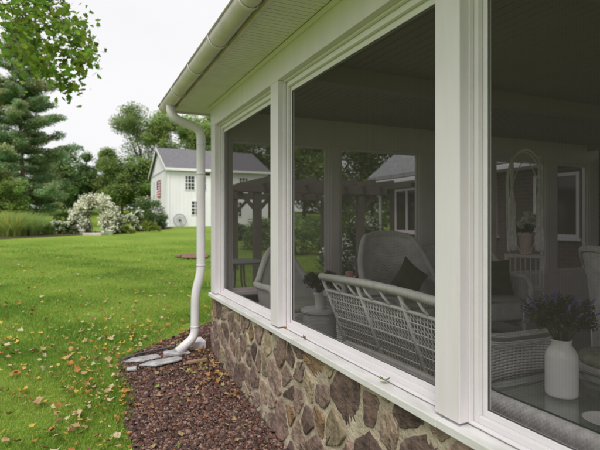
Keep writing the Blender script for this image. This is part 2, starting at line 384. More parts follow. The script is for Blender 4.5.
gm = [mat('grass_blade_a', (.235,.365,.055), .6, transl=.4, spec=.2), mat('grass_blade_b', (.32,.43,.085), .6, transl=.4, spec=.2), mat('grass_blade_c', (.13,.25,.035), .6, transl=.4, spec=.2), mat('grass_blade_d', (.40,.40,.16), .7, transl=.3, spec=.1)]
def clip_lawn(x, y):
    bl = np.where(y < 5.5, .38+.02*np.sin(y*3)+.02*np.sin(y*7.3)+.012*np.sin(y*23), .40+(y-5.5)*1.0)+np.abs(rng.normal(0,.028,len(x)))+.01
    inbed = (x > bl) & (x < 2.3) & (y < 7.0)
    k = ~inbed & ((x < 1.3) | (y > 6.9))
    return x[k], y[k]
parts_ = []
for (z0, z1, n, h, wd) in ((2.6, 5.5, 38000, .05, .0042), (5.5, 10, 38000, .05, .007), (10, 24, 46000, .05, .012)):
    x, y = instview(z0, z1, n); x, y = clip_lawn(x, y); dd = depth(x, y); kk = rng.uniform(0,1,len(x)) > np.clip((dd-11)/12, 0, 1); x, y = x[kk], y[kk]; parts_.append((x, y, h, wd))
xx = np.concatenate([p[0] for p in parts_]); yy = np.concatenate([p[1] for p in parts_])
wd = np.concatenate([np.full(len(p[0]), p[3]) for p in parts_])
go = grass('grass', xx, yy, .048, wd, gm); tag(go, 'short green lawn grass growing left of the stone-walled porch', 'grass', kind='stuff')

def rocks(n, size, xf, cols):
    # low-poly stones in one mesh
    ico = np.array([(0,0,1),(.894,0,.447),(.276,.851,.447),(-.724,.526,.447),(-.724,-.526,.447),(.276,-.851,.447),(.724,.526,-.447),(-.276,.851,-.447),(-.894,0,-.447),(-.276,-.851,-.447),(.724,-.526,-.447),(0,0,-1)])
    fi = np.array([(0,1,2),(0,2,3),(0,3,4),(0,4,5),(0,5,1),(1,6,2),(2,7,3),(3,8,4),(4,9,5),(5,10,1),(6,7,2),(7,8,3),(8,9,4),(9,10,5),(10,6,1),(11,7,6),(11,8,7),(11,9,8),(11,10,9),(11,6,10)])
    x, y = xf(n); n = len(x)
    s = size*rng.lognormal(-.08, .36, n).clip(.4, 2.1)[:, None, None]
    v = ico[None]*s*rng.uniform(.42, 1.4, (n, 12, 3))*np.stack([rng.uniform(.8,1.3,n), rng.uniform(.7,1.1,n), rng.uniform(.5,.85,n)], -1)[:, None, :]
    a = rng.uniform(0, 2*PI, n); c, s_ = np.cos(a)[:, None], np.sin(a)[:, None]
    vx = v[..., 0]*c-v[..., 1]*s_; vy = v[..., 0]*s_+v[..., 1]*c
    vz = v[..., 2]+(Ga(y)+.012+rng.uniform(0, .014, n))[:, None]
    V = np.stack([vx+x[:, None], vy+y[:, None], vz], -1).reshape(-1, 3)
    F = (np.arange(n)[:, None, None]*12+fi[None]).reshape(-1, 3)
    cc = np.array(cols)[rng.integers(0, len(cols), n)]*rng.uniform(.7, 1.3, (n, 1))
    A = np.concatenate([np.repeat(cc, 12, 0), np.ones((n*12, 1))], 1)
    return V, F, A
def gxy(n):
    y = np.concatenate([rng.uniform(2.0, 7.0, int(n*.8)), rng.uniform(2.6, 4.5, int(n*.2))])
    l = np.where(y < 5.5, .36+.02*np.sin(y*3)+.02*np.sin(y*7.3), .38+(y-5.5)*1.0); r = np.where(y < 5.42, 1.36, 2.2)
    x = l+(r-l)*rng.uniform(0, 1, len(y)); return x, y
V, F, A = rocks(28000, .0130, gxy, [(.09,.042,.030),(.12,.056,.042),(.055,.032,.028),(.16,.088,.068),(.075,.045,.038),(.22,.145,.12)])
M['gravel'] = mat('crushed_stone', (.1,.06,.05), .85, attr='tint', var=.25, vscale=60)
o = bpy.data.objects.new('crushed_stone', npmesh('crushed_stone', V, F, M['gravel'], attr=A)); COL.objects.link(o)
tag(o, 'reddish brown crushed stone filling the bed along the stone wall', 'gravel', kind='stuff')

# ------------------------------------------------------------------ stone facing (geometry used by the porch)
def clip_poly(poly, px, py, nx, ny):
    out = []
    for i in range(len(poly)):
        a = poly[i]; b = poly[(i+1) % len(poly)]
        da = (a[0]-px)*nx+(a[1]-py)*ny; db = (b[0]-px)*nx+(b[1]-py)*ny
        if da <= 0: out.append(a)
        if da*db < 0:
            t = da/(da-db); out.append((a[0]+(b[0]-a[0])*t, a[1]+(b[1]-a[1])*t))
    return out
def stone_wall_mesh(u0, u1, v0, v1, tf, seed=1):
    r = random.Random(seed); pts = []
    tries = 0
    while tries < 9000:
        tries += 1
        p = (r.uniform(u0-.1, u1+.1), r.uniform(v0-.1, v1+.1)); md = r.choice((.10,.15,.20,.25,.27))
        if all(((p[0]-q[0])/1.0)**2+((p[1]-q[1])/1.25)**2 > max(md, q[2]*.8)**2 for q in pts): pts.append((p[0], p[1], md))
    mb_v = []; mb_f = []; tint = []
    pal = [(.185,.125,.10)]*5+[(.225,.16,.13)]*5+[(.125,.085,.07)]*4+[(.24,.155,.09)]*2+[(.30,.24,.16)]+[(.21,.175,.13),(.27,.22,.14),(.27,.20,.15)]
    for i, p in enumerate(pts):
        poly = [(u0, v0), (u1, v0), (u1, v1), (u0, v1)]
        near = sorted((q for q in pts if q is not p), key=lambda q: (q[0]-p[0])**2+(q[1]-p[1])**2)[:16]
        skew = r.uniform(-.25, .25)
        for q in near:
            nx, ny = q[0]-p[0], (q[1]-p[1])
            d = math.hypot(nx, ny); nx /= d; ny /= d
            gap = r.uniform(.008,.026)
            wt = .5+.25*(p[2]-q[2])/(p[2]+q[2])
            poly = clip_poly(poly, p[0]+(q[0]-p[0])*wt-nx*gap, p[1]+(q[1]-p[1])*wt-ny*gap, nx, ny)
            if len(poly) < 3: break
        if len(poly) < 3: continue
        for _ in range(2):    # round the corners
            np_ = []
            for k in range(len(poly)):
                a, b = poly[k], poly[(k+1) % len(poly)]
                c = .11
                np_ += [(a[0]+(b[0]-a[0])*c, a[1]+(b[1]-a[1])*c), (a[0]+(b[0]-a[0])*(1-c), a[1]+(b[1]-a[1])*(1-c))]
            poly = np_
        # densify and roughen
        dn = []
        for k in range(len(poly)):
            a, b = poly[k], poly[(k+1) % len(poly)]; L_ = math.hypot(b[0]-a[0], b[1]-a[1]); n_ = max(1, int(L_/.02))
            for t in range(n_): dn.append((a[0]+(b[0]-a[0])*t/n_+r.uniform(-.0045,.0045), a[1]+(b[1]-a[1])*t/n_+r.uniform(-.0045,.0045)))
        poly = dn; n = len(poly)
        if n < 5: continue
        cx_ = sum(q[0] for q in poly)/n; cy_ = sum(q[1] for q in poly)/n
        col = r.choice(pal); k_ = r.uniform(.8, 1.25); col = (col[0]*k_, col[1]*k_, col[2]*k_, 1)
        th = r.uniform(.006, .013); sx, sy = r.uniform(-.09,.09), r.uniform(-.09,.09); b0 = len(mb_v)
        for s_, hh in ((1.0, -.01), (1.0, th*.6), (.975, th*.95), (.88, th), (.5, th*1.02)):
            for q in poly:
                du, dv = (q[0]-cx_)*s_, (q[1]-cy_)*s_
                mb_v.append(tf(cx_+du, cy_+dv, hh+(du*sx+dv*sy if hh > 0 else 0)+(r.uniform(-.0035,.0035) if s_ < 1 else 0))); tint.append(col)
        mb_v.append(tf(cx_, cy_, th*1.1)); tint.append(col)
        for rg in range(4):
            for k in range(n): mb_f.append((b0+rg*n+k, b0+rg*n+(k+1) % n, b0+(rg+1)*n+(k+1) % n, b0+(rg+1)*n+k))
        for k in range(n): mb_f.append((b0+4*n+k, b0+4*n+(k+1) % n, b0+5*n))
    return mb_v, mb_f, tint
def stone_part(parent, rects):
    V = []; F = []; T = []
    for (u0, u1, v0, v1, tf, sd) in rects:
        v, f, t = stone_wall_mesh(u0, u1, v0, v1, tf, sd); b = len(V); V += v; F += [tuple(i+b for i in q) for q in f]; T += t
    me = bpy.data.meshes.new('stone_facing'); o_ = rootloc(parent)
    me.from_pydata([(v[0]-o_.x, v[1]-o_.y, v[2]-o_.z) for v in V], [], F); me.materials.append(M['stone'])
    a = me.color_attributes.new('tint', 'FLOAT_COLOR', 'POINT'); a.data.foreach_set('color', np.array(T, np.float32).ravel())
    me.polygons.foreach_set('use_smooth', [True]*len(me.polygons))
    o = bpy.data.objects.new('stone_facing', me); COL.objects.link(o); o.parent = parent
    mo = MB(); mo.box(1.375, 1.46, -4, 5.405, -.6, .645); mo.box(1.46, 2.2, 5.30, 5.405, -.6, .645)
    part('mortar', mo, M['mortar'], o)

# ------------------------------------------------------------------ porch
YE = 5.4; XH = 7.9; FL = .19
porch = thing('screened_porch', 'white screened porch on a low fieldstone wall with green-tinged gutter eaves', 'porch', (1.4, 5.4, 0))
stone_part(porch, [(-4, 5.42, -.5, .645, lambda u, v, h: (1.375-h, u, v), 3), (1.39, 2.2, -.3, .645, lambda u, v, h: (u, 5.405+h, v), 5)])
b = MB()
ends = [-4, -.42, 1.585, 3.50, 5.46]
for a, c in zip(ends[:-1], ends[1:]):
    x0, x1 = 1.338, 1.50
    b.add([(x0,a+.0015,.647),(x1,a+.0015,.647),(x1,c-.0015,.647),(x0,c-.0015,.647),(x0,a+.0015,.684),(x1,a+.0015,.700),(x1,c-.0015,.700),(x0,c-.0015,.684)],
          [(0,3,2,1),(4,5,6,7),(0,1,5,4),(1,2,6,5),(2,3,7,6),(3,0,4,7)])
part('sill', b, M['sill'], porch, bevel=.004)
POSTS = [(5.25, 5.425), (3.39, 3.545), (1.475, 1.62), (-.44, -.295), (-2.36, -2.21)]
for i, (a, c) in enumerate(POSTS):
    b = MB(); b.box(1.361, 1.452, a, c, .70, 2.5595); b.box(1.454, 1.50, a+.01, c-.01, .70, 2.70)
    part('post', b, M['trim'], porch, bevel=.003)
b = MB(); b.box(1.359, 1.50, -4, 5.43, 2.56, 2.84); part('beam', b, M['trim'], porch, bevel=.003)
b = MB()
for (a, c) in POSTS[:4]:
    for z in (.80, 1.35, 1.9, 2.45): b.tube([(1.3612, a+.02, z), (1.3598, a+.02, z)], .0028, 8)
part('nail_head', b, M['soffit'], porch) if False else None
b = MB(); b.box(1.335, 1.358, -4, 5.45, 2.755, 2.784); part('frieze_moulding', b, M['trim'], porch, bevel=.003)
# windows: frame + screen
ops = [(3.545, 5.25), (1.62, 3.39), (-.295, 1.475), (-2.21, -.44)]
for a, c in ops:
    b = MB()
    for k, (x0, x1, wv, pr) in enumerate(((1.405, 1.425, .008, 0), (1.428, 1.450, .030, 0), (1.4525, 1.475, .052, 0))):
        z0, z1 = .698, 2.5595
        b.box(x0, x1, a+.0005, a+wv, z0, z1); b.box(x0, x1, c-wv, c-.0005, z0, z1)
        b.box(x0, x1, a+wv+.0005, c-wv-.0005, z0, z0+wv*1.15); b.box(x0, x1, a+wv+.0005, c-wv-.0005, z1-wv*1.6, z1)
    fr = part('window_frame', b, M['frame'], porch, bevel=.002)
    b = MB(); b.add([(1.462, a+.045, .74), (1.462, c-.045, .74), (1.462, c-.045, 2.50), (1.462, a+.045, 2.50)], [(0,1,2,3)])
    part('screen_panel', b, M['screen'], fr)
    b = MB()
    for (p, q) in (((a+.053,.760),(c-.053,.760)),((a+.053,2.474),(c-.053,2.474)),((a+.055,.762),(a+.055,2.47)),((c-.055,.762),(c-.055,2.47))):
        b.tube([(1.4585,p[0],p[1]),(1.4585,q[0],q[1])], .003, 6)
    part('screen_spline', b, M['iron'], fr)
# soffit boards, fascia
b = MB(); y = -4
while y < 5.76:
    b.box(1.017, 1.3345, y, min(y+.044, 5.77), 2.786, 2.80); b.box(1.017, 1.3345, y+.044, min(y+.05, 5.77), 2.792, 2.80); y += .05
b.box(1.325, 2.2, 5.405, 5.77, 2.787, 2.802)
part('soffit', b, M['soffit'], porch)
b = MB(); b.box(.992, 1.0165, -4, 5.79, 2.765, 2.90); b.box(1.018, 3.0, 5.771, 5.79, 2.765, 2.90); part('fascia', b, M['gutter'], porch, bevel=.003)
def roofz(x): return 2.905+(x-.93)*math.tan(math.radians(9))
b = MB()
b.add([(.90,-4,roofz(.90)),(8.6,-4,roofz(8.6)),(8.6,5.83,roofz(8.6)),(.90,5.83,roofz(.90)),(.90,-4,roofz(.90)+.03),(8.6,-4,roofz(8.6)+.03),(8.6,5.83,roofz(8.6)+.03),(.90,5.83,roofz(.90)+.03)],
      [(0,3,2,1),(4,5,6,7),(0,1,5,4),(1,2,6,5),(2,3,7,6),(3,0,4,7)])
part('roof', b, M['shingle'], porch)
b = MB(); b.add([(1.5,5.33,2.80),(7.9,5.33,2.80),(7.9,5.33,roofz(7.9)-.01),(1.5,5.33,roofz(1.5)-.01),(1.5,5.40,2.80),(7.9,5.40,2.80),(7.9,5.40,roofz(7.9)-.01),(1.5,5.40,roofz(1.5)-.01)],
      [(0,1,2,3),(7,6,5,4),(0,4,5,1),(1,5,6,2),(2,6,7,3),(3,7,4,0)])
part('gable_siding', b, M['trim'], porch)
# gutter: half round with straps
b = MB(); gx, gz, gr = .918, 2.835, .073
n = 14; prof = [(gx+gr*math.cos(PI+PI*k/n), gz+gr*math.sin(PI+PI*k/n)*1.05) for k in range(n+1)]
inner = [(gx+(gr-.003)*math.cos(PI+PI*k/n), gz+(gr-.003)*math.sin(PI+PI*k/n)*1.05) for k in range(n+1)]
pr = prof+inner[::-1]
vs = [(p[0], yy_, p[1]) for yy_ in (-4, 5.84) for p in pr]; m_ = len(pr)
b.add(vs, [(k, (k+1) % m_, m_+(k+1) % m_, m_+k) for k in range(m_)], 0, True)
b.add([(p[0], 5.84, p[1]) for p in prof], [tuple(range(n+1))]); b.add([(p[0], -4, p[1]) for p in prof], [tuple(range(n+1))])
b.tube([(gx-gr-.002, -4, gz+.004), (gx-gr-.002, 5.842, gz+.004)], .008, 8)
gut = part('gutter', b, M['gutter'], porch)
for yb in (5.62, 4.96, 4.15, 3.45, 2.74, 2.0, 1.3, .6, -.2):
    b = MB(); q = [(gx+(gr+.004)*math.cos(PI+PI*k/12), gz+(gr+.004)*math.sin(PI+PI*k/12)*1.05) for k in range(13)]
    vs = []
    for dy in (-.015, .015):
        for e in (0, .005):
            for (xx_, zz_) in [(gx+(gr+.003+e)*math.cos(PI+PI*k/12), gz+(gr+.003+e)*1.05*math.sin(PI+PI*k/12)) for k in range(13)]: vs.append((xx_, yb+dy, zz_))
    fs = []
    for k in range(12):
        fs += [(13+k, 13+k+1, 39+k+1, 39+k), (k, k+1, 13+k+1, 13+k), (26+k+1, 26+k, 39+k, 39+k+1)]
    b.add(vs, fs, 0, True); b.box(.9935, 1.0, yb-.011, yb+.011, 2.775, 2.84)
    part('gutter_strap', b, M['soffit'], gut)
# downspout
def smooth_path(pts, rad=.06, n=6):
    P = [Vector(p) for p in pts]; out = [P[0]]
    for i in range(1, len(P)-1):
        a = (P[i-1]-P[i]).normalized(); c = (P[i+1]-P[i]).normalized()
        s = P[i]+a*rad; e = P[i]+c*rad
        for t in range(n+1):
            t /= n; out.append(s*(1-t)**2+P[i]*2*t*(1-t)+e*t*t)
    out.append(P[-1]); return out
b = MB(); b.tube(smooth_path([(.92,5.46,2.80),(.92,5.46,2.655),(1.262,5.485,2.53),(1.262,5.485,.93),(1.20,5.49,.68),(1.195,5.49,.19),(.99,5.43,.055)], .09, 7), .049, 18)
dsp = part('downspout', b, M['downspout'], porch)
b = MB()
b.tube([(1.262, 5.4855, .985), (1.262, 5.4855, 1.005)], .0515, 18)
part('downspout_collar', b, M['downspout'], dsp)
b = MB(); b.tube([(1.262, 5.4855, 2.36), (1.262, 5.4855, 2.375)], .0512, 18); part('downspout_collar', b, M['downspout'], dsp)
b = MB(); b.tube([(1.262, 5.4855, 2.02), (1.262, 5.4855, 2.05)], .0508, 18); part('downspout_strap', b, M['downspout'], dsp)
b = MB(); b.tube([(1.196, 5.4902, .30), (1.1956, 5.4901, .315)], .0515, 18); part('downspout_collar', b, M['downspout'], dsp)
b = MB(); b.box(1.30, 1.36, 5.47, 5.50, 2.02, 2.05); part('downspout_bracket', b, M['iron'], dsp)
# inside: floor, ceiling, end wall
b = MB(); b.box(1.46, XH, -4, 5.30, .05, FL); part('floor', b, M['floor'], porch)
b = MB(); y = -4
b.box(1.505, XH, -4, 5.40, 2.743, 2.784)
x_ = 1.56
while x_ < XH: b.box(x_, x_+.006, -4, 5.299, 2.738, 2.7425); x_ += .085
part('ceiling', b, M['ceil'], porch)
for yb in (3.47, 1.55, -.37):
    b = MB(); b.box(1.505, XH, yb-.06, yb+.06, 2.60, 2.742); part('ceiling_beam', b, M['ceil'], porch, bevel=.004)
b = MB(); b.box(1.505, XH, 5.30, 5.40, 2.42, 2.7425); part('end_beam', b, M['inner'], porch, bevel=.004)
EP = [(1.505, 1.56), (2.80, 2.98), (4.19, 4.45), (5.42, 5.60), (6.63, 6.90), (7.62, 7.895)]
for a, c in EP:
    b = MB(); b.box(a, c, 5.30, 5.40, FL, 2.4195); b.box(a+.03, c-.03, 5.285, 5.2995, FL, 2.4195); part('end_post', b, M['inner'], porch, bevel=.003)
for (a, c) in zip([p[1] for p in EP[:-1]], [p[0] for p in EP[1:]]):
    b = MB(); b.box(a, c, 5.31, 5.39, FL, .66); b.box(a, c, 5.27, 5.40, .662, .70); b.box(a, c, 5.285, 5.309, FL, FL+.10)
    b.box(a+.03, c-.03, 5.30, 5.309, .56, .66)
    part('knee_panel', b, M['inner'], porch, bevel=.003)
    b = MB()
    for (x0, x1, z0, z1) in ((a, a+.03, .7005, 2.4195), (c-.03, c, .7005, 2.4195), (a+.0305, c-.0305, .7005, .735), (a+.0305, c-.0305, 2.385, 2.4195)): b.box(x0, x1, 5.33, 5.36, z0, z1)
    fr = part('window_frame', b, M['inner'], porch, bevel=.002)
    b = MB(); b.add([(a+.02, 5.345, .72), (c-.02, 5.345, .72), (c-.02, 5.345, 2.40), (a+.02, 5.345, 2.40)], [(0,1,2,3)]); part('screen_panel', b, M['endscreen'], fr)
b = MB(); b.box(1.38, XH, -4.1, -4.001, -.4, .7); b.box(1.38, XH, -4.1, -4.001, 2.4, 2.78); part('rear_wall', b, M['inner'], porch)

# ------------------------------------------------------------------ brick house
house = thing('brick_house', 'dark brick house with grey shingled roof seen through the porch screens', 'house', (XH, 11.6, .1))
b = MB(); b.box(XH+.003, 15, -6, 11.3, -.5, 2.55); part('wall', b, M['brick'], house)
def rz(x): return 2.60+(x-7.55)*.80
b = MB()
b.add([(7.6,-6.3,rz(7.6)),(11.4,-6.3,rz(11.4)),(11.4,11.95,rz(11.4)),(7.6,11.95,rz(7.6)),(7.6,-6.3,rz(7.6)+.1),(11.4,-6.3,rz(11.4)+.1),(11.4,11.95,rz(11.4)+.1),(7.6,11.95,rz(7.6)+.1)],
      [(0,3,2,1),(4,5,6,7),(0,1,5,4),(1,2,6,5),(2,3,7,6),(3,0,4,7)])
b.add([(11.4,-6.3,rz(11.4)),(15.2,-6.3,rz(7.6)),(15.2,11.95,rz(7.6)),(11.4,11.95,rz(11.4)),(11.4,-6.3,rz(11.4)+.1),(15.2,-6.3,rz(7.6)+.1),(15.2,11.95,rz(7.6)+.1),(11.4,11.95,rz(11.4)+.1)],
      [(0,3,2,1),(4,5,6,7),(0,1,5,4),(1,2,6,5),(2,3,7,6),(3,0,4,7)])
rf = part('roof', b, mat('house_shingle', (.26,.26,.28), .9, var=.25, vscale=9, bump=.01, bscale=25), house)
b = MB(); b.add([(8.0,11.55,2.55),(14.9,11.55,2.55),(11.4,11.55,rz(11.4)-.05),(8.0,11.6,2.55),(14.9,11.6,2.55),(11.4,11.6,rz(11.4)-.05)], [(0,1,2),(5,4,3),(0,3,4,1),(1,4,5,2),(2,5,3,0)])
part('gable', b, M['cream'], house)
b = MB(); b.box(7.47, 7.59, 5.95, 11.98, 2.50, 2.60); b.box(7.60, XH, 5.95, 11.9, 2.50, 2.53); part('gutter', b, M['trim'], house, bevel=.01)
b = MB(); b.tube(smooth_path([(7.53,11.75,2.5),(7.53,11.75,2.35),(7.83,11.65,2.2),(7.83,11.65,.15)], .08), .045, 12); part('downspout', b, M['trim'], house)
# dormer with cream siding
b = MB(); b.box(8.75, 10.6, 8.6, 10.45, 3.2, 4.0); dm = part('dormer', b, M['cream'], house)
b = MB(); b.add([(8.6,8.4,3.98),(11.5,8.4,3.98),(11.5,9.525,4.75),(8.6,9.525,4.75),(8.6,10.65,3.98),(11.5,10.65,3.98)], [(0,1,2,3),(3,2,5,4),(0,3,4),(1,5,2),(0,4,5,1)]); part('dormer_roof', b, M['shingle'], dm)
for (y0, y1) in ((9.95, 11.0), (7.45, 8.35), (5.62, 6.55), (1.6, 2.6)):
    b = MB(); z0, z1 = 1.2, 2.36; t = .06
    for (p, q, r_, s_) in ((y0, y0+t, z0, z1), (y1-t, y1, z0, z1), (y0+t+.001, y1-t-.001, z0, z0+t), (y0+t+.001, y1-t-.001, z1-t, z1), ((y0+y1)/2-.035, (y0+y1)/2+.035, z0+t+.001, z1-t-.001)):
        b.box(XH-.045, XH+.002, p, q, r_, s_)
    b.box(XH-.08, XH+.002, y0-.05, y1+.05, z0-.05, z0-.002)
    wn = part('window', b, M['trim'], house, bevel=.004)
    b = MB(); b.box(XH-.02, XH-.012, y0+.05, y1-.05, z0+.05, z1-.05); part('pane', b, M['darkglass'], wn)

# ------------------------------------------------------------------ barn
BX0, BX1, BY0, BY1, BE, BP = 6.5, 15.1, 39.9, 49.9, 5.76, 7.95
by = (BY0+BY1)/2
barn = thing('white_barn', 'two-storey white wooden barn with grey roof across the lawn', 'barn', (BX0, BY0, 1.0))
b = MB(); b.box(BX0, BX1, BY0, BY1, .6, BE)
b.add([(BX0,BY0,BE),(BX0,BY1,BE),(BX0,by,BP-.04),(BX1,BY0,BE),(BX1,BY1,BE),(BX1,by,BP-.04)], [(0,2,1),(3,4,5),(0,3,5,2),(1,2,5,4)])
xq = BX0+.0
while xq < BX1: b.box(xq, xq+.035, BY0-.022, BY0-.0005, .8, BE); xq += .31
yq = BY0
while yq < BY1:
    b.box(BX0-.022, BX0-.0005, yq, yq+.035, .8, BE+(BP-BE)*(1-abs(yq-by)/5)-.06); yq += .31
part('wall', b, M['barnwall'], barn)
b = MB(); b.box(BX0-.05, BX0-.023, BY0, BY1, BE-.02, BE+.07); b.box(BX0-.06, BX0+.12, BY0-.06, BY0-.023, .8, BE-.1); part('trim_board', b, M['barnwall'], barn)
b = MB(); ov = .28; sl = (BP-BE)/5
for sg in (-1, 1):
    ye = by+sg*(5+ov); ze = BE-sl*ov
    b.add([(BX0-.22,ye,ze),(BX1+.22,ye,ze),(BX1+.22,by,BP),(BX0-.22,by,BP),(BX0-.22,ye,ze+.12),(BX1+.22,ye,ze+.12),(BX1+.22,by,BP+.12),(BX0-.22,by,BP+.12)],
          [(0,3,2,1),(4,5,6,7),(0,1,5,4),(1,2,6,5),(2,3,7,6),(3,0,4,7)])
part('roof', b, M['barnroof'], barn)
b = MB(); b.box(BX0-.24, BX1+.24, BY0-.34, BY0-.282, BE-.18, BE+.02)
for sg in (-1, 1):
    b.bar((BX0-.235, by+sg*(5+ov), BE-sl*ov+.02), (BX0-.235, by, BP+.02), .03, .2)
part('fascia', b, M['barnwall'], barn)
for (x0, x1, z0, z1, nc, nr) in ((7.9, 8.62, 4.06, 5.18, 3, 4), (8.86, 9.58, 4.06, 5.18, 3, 4), (8.42, 9.14, 2.02, 3.12, 3, 4), (11.9, 12.65, 1.9, 3.1, 3, 4), (13.7, 14.4, 1.9, 3.1, 3, 4), (12.5, 13.2, 4.06, 5.18, 3, 4)):
    b = MB(); t = .05
    for (p, q, r_, s_) in ((x0-t, x0, z0-t, z1+t), (x1, x1+t, z0-t, z1+t), (x0, x1, z0-t, z0), (x0, x1, z1, z1+t)): b.box(p+.001, q-.001, BY0-.05, BY0-.001, r_, s_)
    for k in range(1, nc): xc = x0+(x1-x0)*k/nc; b.box(xc-.014, xc+.014, BY0-.035, BY0-.015, z0, z1)
    for k in range(1, nr): zc = z0+(z1-z0)*k/nr; tt = .03 if k == nr//2 else .014; b.box(x0, x1, BY0-.036, BY0-.014, zc-tt, zc+tt)
    wn = part('window', b, M['barnwall'], barn)
    b = MB(); b.box(x0, x1, BY0-.012, BY0-.002, z0, z1); part('pane', b, M['darkglass'], wn)
b = MB(); b.box(BX0-.04, BX0-.023, 47.0, 48.2, 3.9, 5.2); part('shutter', b, M['barnwall'], barn)

# flag hanging on the gable wall
fl = thing('hanging_flag', 'red and white striped flag with blue canton hanging on the white barn gable', 'flag', (BX0-.08, 44.6, 5.4))
fy0, fy1, fz0, fz1 = 43.4, 45.3, 3.6, 5.05
fred = mat('flag_red', (.50,.05,.07), .8); fwht = mat('flag_white', (.75,.75,.75), .8); fblu = mat('flag_blue', (.05,.07,.22), .8)
b = MB()
nst = 13; ncol = 20
def fx(y_): return BX0-.07-.025*math.sin((y_-fy0)*7)
for k in range(nst):
    z0 = fz1-(fz1-fz0)*(k+1)/nst; z1 = fz1-(fz1-fz0)*k/nst
    for c in range(ncol):
        ya = fy1-(fy1-fy0)*c/ncol; yb = fy1-(fy1-fy0)*(c+1)/ncol
        mi = 2 if (k < 7 and c < 8) else (0 if k % 2 == 0 else 1)
        b.add([(fx(ya),ya,z0),(fx(yb),yb,z0),(fx(yb),yb,z1),(fx(ya),ya,z1)], [(0,1,2,3)], mi)
part('flag_cloth', b, [fred, fwht, fblu], fl, solid=.006)
b = MB(); b.tube([(BX0-.075, fy0-.1, fz1+.02), (BX0-.075, fy1+.1, fz1+.02)], .02, 8); part('flag_rod', b, M['greywood'], fl)

# wagon wheel leaning on the barn
wh = thing('wagon_wheel', 'weathered grey wagon wheel leaning against the white barn wall', 'wheel', (7.42, 39.7, 1.02))
def wt(x, z, dy=0):
    return (7.42+x, 39.55+.22*(z/1.04)+dy, 1.03+z)
b = MB(); b.tube([wt(.50*math.cos(2*PI*k/40), .52+.50*math.sin(2*PI*k/40)) for k in range(40)], .034, 8, closed=True); part('rim', b, M['wheel'], wh)
b = MB(); b.tube([wt(0,.52,-.10), wt(0,.52,.06)], .095, 14); part('hub', b, M['iron'], wh)
for k in range(12):
    a = 2*PI*k/12+.13; b = MB(); b.tube([wt(.08*math.cos(a), .52+.08*math.sin(a)), wt(.48*math.cos(a), .52+.48*math.sin(a))], [.018,.013], 6); part('spoke', b, M['wheel'], wh)

# ------------------------------------------------------------------ slates at the downspout
def slab(name, pts, z0, t, m, label, cat, grp=None, tilt=0):
    b = MB(); n = len(pts); cx_ = sum(p[0] for p in pts)/n
    r = random.Random(int(cx_*1000)); q = []
    for k in range(n):
        a, c = pts[k], pts[(k+1) % n]
        for s in range(5): t_ = s/5; q.append((a[0]+(c[0]-a[0])*t_+r.uniform(-.006,.006), a[1]+(c[1]-a[1])*t_+r.uniform(-.006,.006)))
    n = len(q)
    vs = [(p[0], p[1], z0+(p[0]-cx_)*tilt) for p in q]+[(p[0], p[1], z0+t+(p[0]-cx_)*tilt) for p in q]
    b.add(vs, [tuple(range(n))[::-1], tuple(range(n, 2*n))]+[(k, (k+1) % n, n+(k+1) % n, n+k) for k in range(n)])
    return single(name, b, m, label, cat, grp, bevel=.004, origin=(q[0][0], q[0][1], z0))
slab('flat_slate', [(.43,5.38),(.50,5.47),(.78,5.52),(.80,5.38),(.62,5.31)], .022, .014, M['slate'], 'pale grey slate, outermost of the slates below the downspout', 'slate', tilt=.02)
slab('flat_slate', [(.56,5.20),(.66,5.29),(.98,5.33),(1.0,5.19),(.72,5.10)], .018, .016, M['slate'], 'pale grey slate nearest the camera, middle of the splash stones', 'slate', tilt=.03)
slab('flat_slate', [(.84,5.40),(.86,5.56),(1.10,5.60),(1.12,5.38)], .026, .024, M['slate'], 'grey slate right under the downspout outlet', 'slate', tilt=.02)
slab('flat_slate', [(.44,5.16),(.53,5.19),(.52,5.07),(.43,5.08)], .008, .02, M['slate'], 'small grey slate chip at the edge of the gravel bed', 'slate')
b = MB(); b.box(1.16, 1.34, 5.56, 5.80, .0, .11); single('concrete_block', b, M['trim'], 'pale concrete block behind the foot of the downspout', 'block', bevel=.01, origin=(1.2,5.6,0))
b = MB(); b.tube([(.42,5.47,.035),(.60,5.56,.05),(.84,5.62,.06),(1.02,5.63,.065)], .011, 8); single('dark_edging_strip', b, M['iron'], 'thin dark edging strip running behind the slates', 'edging', origin=(.5,5.5,.04))
b = MB(); b.bar((1.02,5.08,.025), (1.24,5.12,.025), .05, .022); single('wood_scrap', b, mat('bare_brown_wood', (.32,.2,.13), .9, var=.3), 'brown scrap of wood lying among leaves by the downspout', 'wood scrap', origin=(1.02,5.1,.02))

